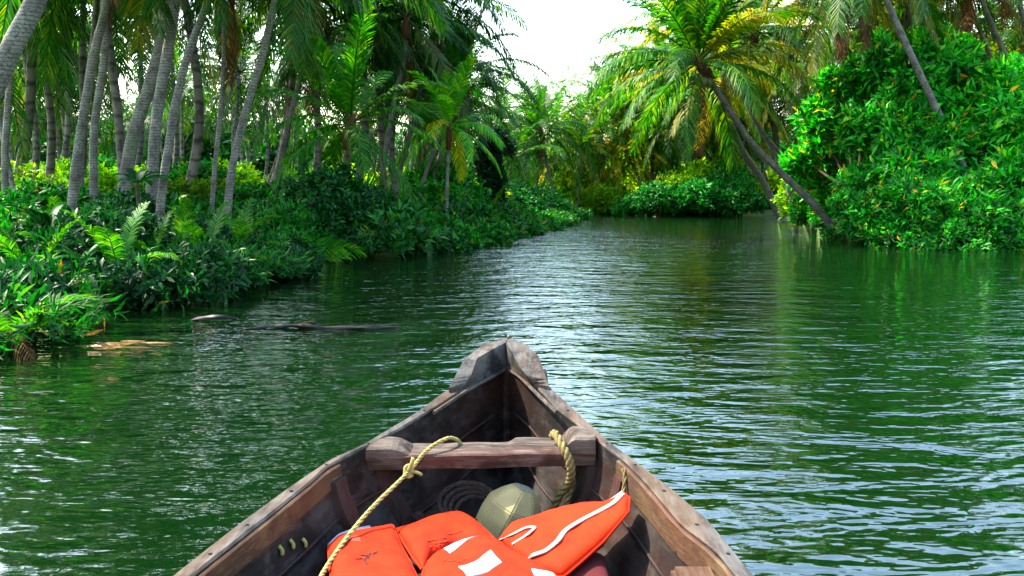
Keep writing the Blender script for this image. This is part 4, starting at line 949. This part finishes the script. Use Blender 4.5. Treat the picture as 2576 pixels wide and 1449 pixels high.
# background bushes, sunlight put into their leaf tint
for c in range(34):
    d = rr.uniform(30, 60); px = rr.uniform(-60, 1230)
    if d < 36 and 600 < px < 1000: continue
    bush(px, d, rr.uniform(1.5, 2.4), rr.uniform(1.7, 3.0), rr.choice(['leaf_lit', 'leaf_lit', 'leaf_mid']), 'sunlit bush among the trunks deep in the left grove', 'sunlit bushes deep in the left grove', (1.3, 1.7, 1), c % 4)
for c in range(16):
    d = rr.uniform(57, 72); px = rr.uniform(1500, 2150)
    bush(px, d, rr.uniform(2.2, 3.2), rr.uniform(3.0, 4.6), rr.choice(['leaf_lit', 'leaf_mid', 'leaf_lit']), 'sunlit bush under the palms behind the far bank', 'sunlit bushes behind the far bank', (2.0, 2.0, .8), c % 4)

# left bank undergrowth: one mass
lobes = []
def bankpt(t):
    P = [Vector((-6.2, 1.5)), Vector((-5.8, 4))] + LB[1:]
    L = [0]
    for i in range(len(P) - 1): L.append(L[-1] + (P[i + 1] - P[i]).length)
    s = t * L[-1]; j = max(i for i in range(len(L)) if L[i] <= s + 1e-9); j = min(j, len(P) - 2); u = (s - L[j]) / (L[j + 1] - L[j])
    p = P[j].lerp(P[j + 1], u); tt = (P[j + 1] - P[j]).normalized(); return p, Vector((-tt.y, tt.x))
def mass(name, label, t0, t1, n, offs, hs, mat, dens, ln, wd, seed, rs=(.7, 1.1)):
    r = random.Random(seed); lb = []
    for i in range(n):
        p, nn = bankpt(t0 + (t1 - t0) * (i + r.random()) / n)
        for o, h in zip(offs, hs):
            q = p + nn * (o + r.uniform(-.3, .3)); hh = h * r.uniform(.7, 1.25); w = r.uniform(*rs)
            lb.append(((q.x, q.y, hh * .45), (w, w, hh * .62)))
    me = foliage_mesh(name, lb, mat, 7, ln, wd, dens, .6, -.45); tag(obj(name, me), label, kind='stuff')
mass('undergrowth', 'dense dark green undergrowth spilling over the near left bank', 0.0, .42, 15, (-.1, 1.0, 2.2, 3.6), (.5, .8, .92, .85), M['leaf_dark'], 80, .16, .052, 3, (.6, .95))
mass('undergrowth', 'low green creepers and shrubs along the far part of the left bank', .42, 1.0, 30, (-.1, 1.1, 2.6), (.45, .7, .85), M['leaf_mid'], 30, .22, .09, 4, (.8, 1.25))
# mid green sprigs among the dark mass
mass('ground_cover', 'brighter green weeds growing through the left bank undergrowth', 0.05, .5, 22, (.0, 1.6, 3.2), (.6, 1.0, 1.1), M['leaf_mid'], 14, .2, .04, 9, (.6, .9))
# grove floor plants
def floor_mass(name, label, n, xr, dr, mat, hh, ln, seed, dens=14):
    r = random.Random(seed); lb = []
    while len(lb) < n:
        d = r.uniform(*dr); x = (r.uniform(*xr) - W0 / 2) / F0 * d
        if ground_z(x, d) < .2: continue
        w = r.uniform(1.2, 2.2); lb.append(((x, d, .4), (w, w, r.uniform(*hh))))
    tag(obj(name, foliage_mesh(name, lb, mat, 6, ln, ln * .4, dens, .6, -.2)), label, kind='stuff')
floor_mass('ground_cover', 'green ground plants between the trunks of the left grove', 45, (-200, 1250), (18, 40), M['leaf_mid'], (.5, 1.0), .28, 5)
floor_mass('ground_cover', 'low plants under the palms behind the far and right banks', 45, (1350, 2600), (54, 75), M['leaf_mid'], (.8, 1.8), .42, 6, 8)
# far-off wood beyond everything
r = random.Random(77); lb = []
for i in range(60):
    a = -1.0 + 2.0 * (i + r.random()) / 60; d = r.uniform(86, 130); w = r.uniform(4.5, 7)
    lb.append(((a * d * .85, d, 1.5), (w, w, r.uniform(3.5, 6.2) if abs(a * .85 - .04) < .12 else r.uniform(7, 10))))
tag(obj('distant_woods', foliage_mesh('distant_woods', lb, M['leaf_mid'], 6, .9, .4, 1.6, .6, -.1)), 'far off line of trees closing the view behind the palms', kind='stuff')

# ------------------------------------------------------------------ right bank broadleaf trees
def limb_tree(label, base, lobes, mat, tint=(1, 1, 1), ln=.36, wd=.1, dens=19, name='broadleaf_tree', group='broadleaf trees on the right bank', trad=.13, cat='tree'):
    b = at(*base) if len(base) == 3 else Vector(base); b = Vector((b.x, b.y, max(-.1, ground_z(b.x, b.y)) - .1))
    e = empty(name, b, label, cat, group); L = []; parts = []
    top = Vector((0, 0, 0))
    cs = [at(px, py, d) - b for px, py, d, rx, rz in lobes]
    mean = sum(cs, Vector()) / len(cs); fork = Vector((mean.x * .4, mean.y * .4, max(.6, mean.z * .4)))
    V, F = tube(smooth_path([Vector((0, 0, 0)), fork * .5 + Vector((.08, 0, 0)), fork], 8), lambda t: trad * (1.3 - .5 * t), 8, True, .2)
    obj('trunk', mesh_py('trunk', V, F, M['bark'], True), e)
    for c, (px, py, d, rx, rz) in zip(cs, lobes):
        m = fork.lerp(c, .5) + Vector((random.uniform(-.25, .25), random.uniform(-.25, .25), random.uniform(-.1, .3)))
        V, F = tube(smooth_path([fork, m, c + Vector((0, 0, rz * .4))], 10), lambda t: trad * .55 * (1.1 - .85 * t), 6, True, .2); sub = [(V, F)]
        for q in range(5):
            v = Vector((random.gauss(0, 1), random.gauss(0, 1), random.gauss(.3, .8))).normalized() * rx * .85
            sub.append(tube(smooth_path([m.lerp(c, .5), (m.lerp(c, .5) + c + v) / 2 + Vector((0, 0, .1)), c + v], 6), lambda t: .025 * (1.2 - t), 5))
        V, F = joinvf(sub); obj('branch', mesh_py('branch', V, F, M['bark'], True), e)
        L.append((tuple(c), (rx, rx * .9, rz)))
        for q in range(5):
            v = Vector((random.gauss(0, 1), random.gauss(0, 1), random.gauss(.2, .7))).normalized(); L.append((tuple(c + v * rx * 1.0), (rx * random.uniform(.22, .42),) * 3))
    obj('crown', foliage_mesh('crown', L, mat, 8, ln, wd, dens, .4, -.9), e, tint=tint)
limb_tree('leafy tree at the left end of the right bank mass, behind the leaning trunk', (2200, 560, 25.5),  # strong crown tints of these trees paint sunlight into the leaves
          [(2075, 440, 29.5, .9, .8), (2120, 360, 28.5, 1.05, .85), (2100, 285, 28.5, .85, .7), (2190, 470, 27, 1.0, .8), (2180, 240, 27.5, .9, .7), (2110, 520, 29.5, .8, .6), (2012, 405, 29, .42, .35), (2050, 300, 28.5, .38, .3), (2105, 215, 27.5, .42, .35)], M['leaf_mid'], (3.2, 2.6, 1.6))
limb_tree('tallest leafy tree on the right bank, under hanging fronds', (2310, 560, 25),
          [(2200, 180, 26.5, .85, .55), (2290, 200, 25.5, 1.0, .7), (2240, 330, 25, 1.05, .9), (2370, 180, 26, .9, .6), (2320, 420, 24.5, 1.1, .9), (2240, 450, 24.3, .95, .8), (2230, 135, 26.5, .4, .3), (2330, 125, 26, .42, .3), (2405, 140, 26, .35, .3)], M['leaf_mid'], (3.6, 2.9, 1.8))
limb_tree('leafy tree at the right edge with yellowish patches low down', (2520, 560, 23.5),
          [(2450, 280, 25, .95, .75), (2540, 330, 24, 1.1, .85), (2480, 400, 24.5, .95, .85), (2570, 460, 22.8, 1.0, .85), (2610, 250, 25, 1.0, .8), (2420, 400, 26.5, .7, .8), (2478, 212, 25, .42, .35), (2560, 195, 25, .48, .4)], M['leaf_mid'], (3.8, 2.8, 1.6))
limb_tree('low spreading tree trailing leaves into the water on the right', (2330, 600, 22.8),
          [(2180, 545, 23.3, .75, .6), (2270, 550, 22.6, .8, .65), (2360, 540, 22.2, .85, .75), (2470, 555, 21.8, .8, .7), (2560, 560, 21.6, .8, .65), (2300, 490, 23.2, .8, .6), (2450, 500, 22.6, .8, .6)], M['leaf_mid'], (2.2, 2.1, 1.5), .28, .08)
limb_tree('tangled bare-twigged shrub at the root of the big leaning palm', (2150, 590, 26.5), [(2130, 585, 26.3, .5, .3), (2190, 600, 25, .55, .3), (2085, 570, 27.8, .4, .25)], M['leaf_mid'], (1.1, 1.1, 1), .16, .04, 45, 'shrub', None, .05, 'bush')
limb_tree('lowest leafy shrub draping over the bare right bank edge into the water', (2450, 625, 21),
          [(2230, 612, 22.6, .5, .35), (2330, 615, 21.6, .6, .4), (2430, 616, 21.2, .6, .4), (2530, 617, 21, .6, .4), (2630, 617, 20.8, .6, .4)], M['leaf_mid'], (1.4, 1.4, 1.3), .2, .06, 40, 'shrub', None, .05, 'bush')

# creeper covered stump
c = at(1238, 500, 35); c.z = .2
e = empty('creeper_covered_stump', c, 'tall dark stump wrapped in creepers at the end of the left bank', 'tree')
V, F = tube([Vector((0, 0, -.3)), Vector((.03, 0, 1.5)), Vector((0, 0, 3.4))], .28, 9, True, .2); obj('trunk', mesh_py('trunk', V, F, M['bark'], True), e)
obj('creeper', foliage_mesh('creeper', [((0, 0, .5), (.62, .6, .8)), ((.04, 0, 1.5), (.55, .55, .9)), ((-.03, 0, 2.5), (.56, .55, .8)), ((.1, 0, 3.4), (.7, .6, .45)), ((.5, 0, 3.2), (.4, .4, .35))], M['leaf_dark'], 7, .2, .1, 60), e, tint=(.6, .6, .9))

# ------------------------------------------------------------------ near-left plants
def blade_plant(name, label, pos, n, ln, wd, mat, tint, up=.9, group=None, cat='plant', seed=0):
    r = random.Random(seed); V, F = [], []
    for i in range(n):
        az = r.uniform(0, 6.28); el = r.uniform(.35, 1.3) * up; l = ln * r.uniform(.65, 1.15); d = Vector((math.cos(az), math.sin(az), 0)); s = Vector((-d.y, d.x, 0)); b = len(V); m = 8
        p = Vector((d.x * .04, d.y * .04, 0)); a = el
        for k in range(m + 1):
            t = k / m; w = wd * (math.sin(math.pi * min(1, .12 + t * .88)) ** .7) * .5; nrm = Vector((-d.x * math.sin(a), -d.y * math.sin(a), math.cos(a)))
            V += [p + s * w + nrm * w * .35, p, p - s * w + nrm * w * .35]; p = p + (d * math.cos(a) + Vector((0, 0, math.sin(a)))) * l / m; a -= 1.5 / m * (.5 + t)
        for k in range(m): q = b + k * 3; F += [(q, q + 1, q + 4, q + 3), (q + 1, q + 2, q + 5, q + 4)]
    e = empty(name, pos, label, cat, group)
    obj('leaves', mesh_py('plant_leaves', V, F, mat, True), e, tint=tint)
    V, F = tube([Vector((0, 0, -.4)), Vector((0, 0, .06))], .03, 6); obj('stem', mesh_py('plant_stem', V, F, M['bark']), e)
for i, (px, py, d, n, ln, wd, lab) in enumerate([
    (120, 560, 11.5, 12, .6, .11, 'large-leafed dark plant in the upper left of the near undergrowth'),
    (205, 640, 10.2, 10, .5, .1, 'star shaped plant with broad leaves in the near undergrowth'),
    (245, 720, 9.6, 9, .42, .09, 'glossy rosette plant low on the near bank above the water'),
    (20, 720, 8.4, 8, .45, .06, 'streaked strap-leafed plant cut by the left edge'),
    (330, 560, 12, 10, .5, .1, 'broad-leafed plant below the stout trunks'),
    (470, 610, 12.5, 10, .45, .07, 'feathery plant in the middle of the left undergrowth'),
    (600, 600, 14.5, 10, .5, .08, 'leafy plant by the foot of the curved pale palm'),
    (405, 680, 10.6, 10, .5, .06, 'thin bright weed leaning over the near waterline'),
    (345, 440, 14.5, 9, .6, .17, 'dark broad-leafed plant standing against the middle trio of trunks')]):
    blade_plant('leafy_plant', lab, at(px, py + 20, d), n, ln, wd, M['leaf_dark'] if i != 7 else M['leaf_mid'], (1.0, 1.1, 1.0), .9, None, 'plant', i)
# bright fern-like fronds in the lower left corner
e = empty('fern', at(10, 850, 7.3), 'bright green fern fronds arching over the water in the lower left corner', 'plant'); e.location.z = .05
Vv, Q, T = frond_np(R(48), 1.0, 26, .34, .035, 1.0, .25, 5); fm = mesh_np('fern_frond', Vv, [Q, T], M['leaf_lit'])
for i, (a, s, t) in enumerate([(.1, 1.0, 0), (.5, .85, .2), (-.5, .8, -.2), (1.2, .9, .1), (2.2, .9, 0), (-1.2, .75, 0), (3.3, .9, .1), (-.15, .62, -.4)]):
    f = obj('frond', fm, e, tint=(.25, .7, .5)); f.rotation_euler = (t, 0, a); f.scale = (s, s, s)
Vv, Q, T = frond_np(R(-20), .6, 16, .2, .025, 1.0, .8, 6); f = obj('dead_frond', mesh_np('dead_fern', Vv, [Q, T], M['frond_dead']), e); f.rotation_euler = (0, 0, -.6); f.location = (.1, -.1, .22)
fg = [get_frond(k_, 0, 'green') for k_ in (1, 2, 3, 4)]
for i, (px, py, d) in enumerate([(90, 640, 10.5), (160, 600, 11.5), (380, 640, 11.8), (520, 650, 12.4), (300, 690, 10.6), (610, 640, 14.2), (440, 590, 13.2), (140, 590, 13), (560, 575, 15), (250, 560, 12.6), (980, 560, 24), (1100, 545, 27), (1230, 540, 32)]):
    q = at(px, py, d); q.z = max(.25, min(q.z - .25, .8)); q.z = .3
    e2 = empty('small_palm', q, 'small green palm seedling in the undergrowth of the left bank', 'plant', 'palm seedlings on the left bank')
    V, F = tube([Vector((0, 0, -.3)), Vector((0, 0, .12))], .03, 6); obj('stem', mesh_py('plant_stem', V, F, M['bark']), e2)
    for j in range(7):
        f = obj('frond', fg[(i + j) % 4], e2, tint=(1.2, 1.9, 1.2)); s = .28 * rr.uniform(.8, 1.2) * (1.5 if d > 20 else 1); f.scale = (s, s, s); f.rotation_euler = (rr.uniform(-.2, .2), 0, j * .9 + i)
# fallen frond lying at the water by the big bush
p0 = atz(655, 625, .35); Vv, Q, T = frond_np(R(8), 2.2, 34, .6, .05, .5, .35, 9)
f = obj('fallen_frond', mesh_np('fallen_frond', Vv, [Q, T], M['frond']), None, p0, (.7, 1.3, 1.2)); f.rotation_euler = (R(-50), 0, R(-4)); tag(f, 'broken palm frond drooping from the bank to the water', 'palm frond')
p0 = atz(745, 655, .05); Vv, Q, T = frond_np(R(6), 1.1, 16, .35, .05, .2, .2, 19)
f = obj('fallen_frond', mesh_np('fallen_frond', Vv, [Q, T], M['leaf_lit']), None, p0, (.9, 1.2, 1)); f.rotation_euler = (R(60), R(-5), R(6)); tag(f, 'small lime green frond tip floating at the waterline', 'palm frond')

# ------------------------------------------------------------------ things in the water
pts = [atz(612, 829, .0), atz(690, 821, .02), atz(745, 819, .035), atz(830, 826, .0), atz(920, 824, .02), atz(1003, 823, .0)]
V, F = tube(smooth_path(pts, 40), lambda t: .009 + .014 * math.sin(math.pi * t) * (1 + .5 * math.sin(t * 31)), 9, True, 1.4)
lo_ = obj('floating_log', mesh_py('floating_log', V, F, M['log'], True)); tag(lo_, 'long dark waterlogged branch floating on the left of the river', 'log')
V, F = tube(smooth_path([pts[2], pts[2] + Vector((.1, -.02, .035)), pts[2] + Vector((.2, -.02, .05))], 6), .008, 6, True, .4); obj('twig', mesh_py('twig', V, F, M['fibre']), lo_)
pts = [atz(478, 806, -.01), atz(520, 800, .05), atz(560, 797, .06), atz(600, 803, -.01)]
V, F = tube(smooth_path(pts, 20), lambda t: .008 + .016 * math.sin(math.pi * t), 8, True, 1.4); tag(obj('driftwood', mesh_py('driftwood', V, F, M['log'], True)), 'short dark snag just breaking the surface above the mud patch', 'driftwood')
# mud shoal
def mud():
    c = atz(310, 868, 0); V, F = [], []; nr, na = 30, 90
    for i in range(nr + 1):
        t = i / nr
        for k in range(na):
            a = 2 * math.pi * k / na; w = 1 + .25 * mnoise.noise(Vector((math.cos(a) * 2, math.sin(a) * 2, 0)))
            x = math.cos(a) * .62 * t * w; y = math.sin(a) * .34 * t * w; z = .02 * (1 - t * t) - .014 + .05 * mnoise.noise(Vector((x * 3, y * 11, 1))) * (1.1 - t)
            V.append((c.x + x, c.y + y, z))
    for i in range(nr):
        for k in range(na): F.append((i * na + k, i * na + (k + 1) % na, (i + 1) * na + (k + 1) % na, (i + 1) * na + k))
    m = simple_mat('wet_ochre_mud', (.2, .09, .004), .35, .5, .02, 14, .5)
    o = obj('mud_bank', mesh_py('mud_bank', V, F, m, True)); tag(o, 'ochre mud shoal just breaking the water near the left bank', kind='structure')
mud()
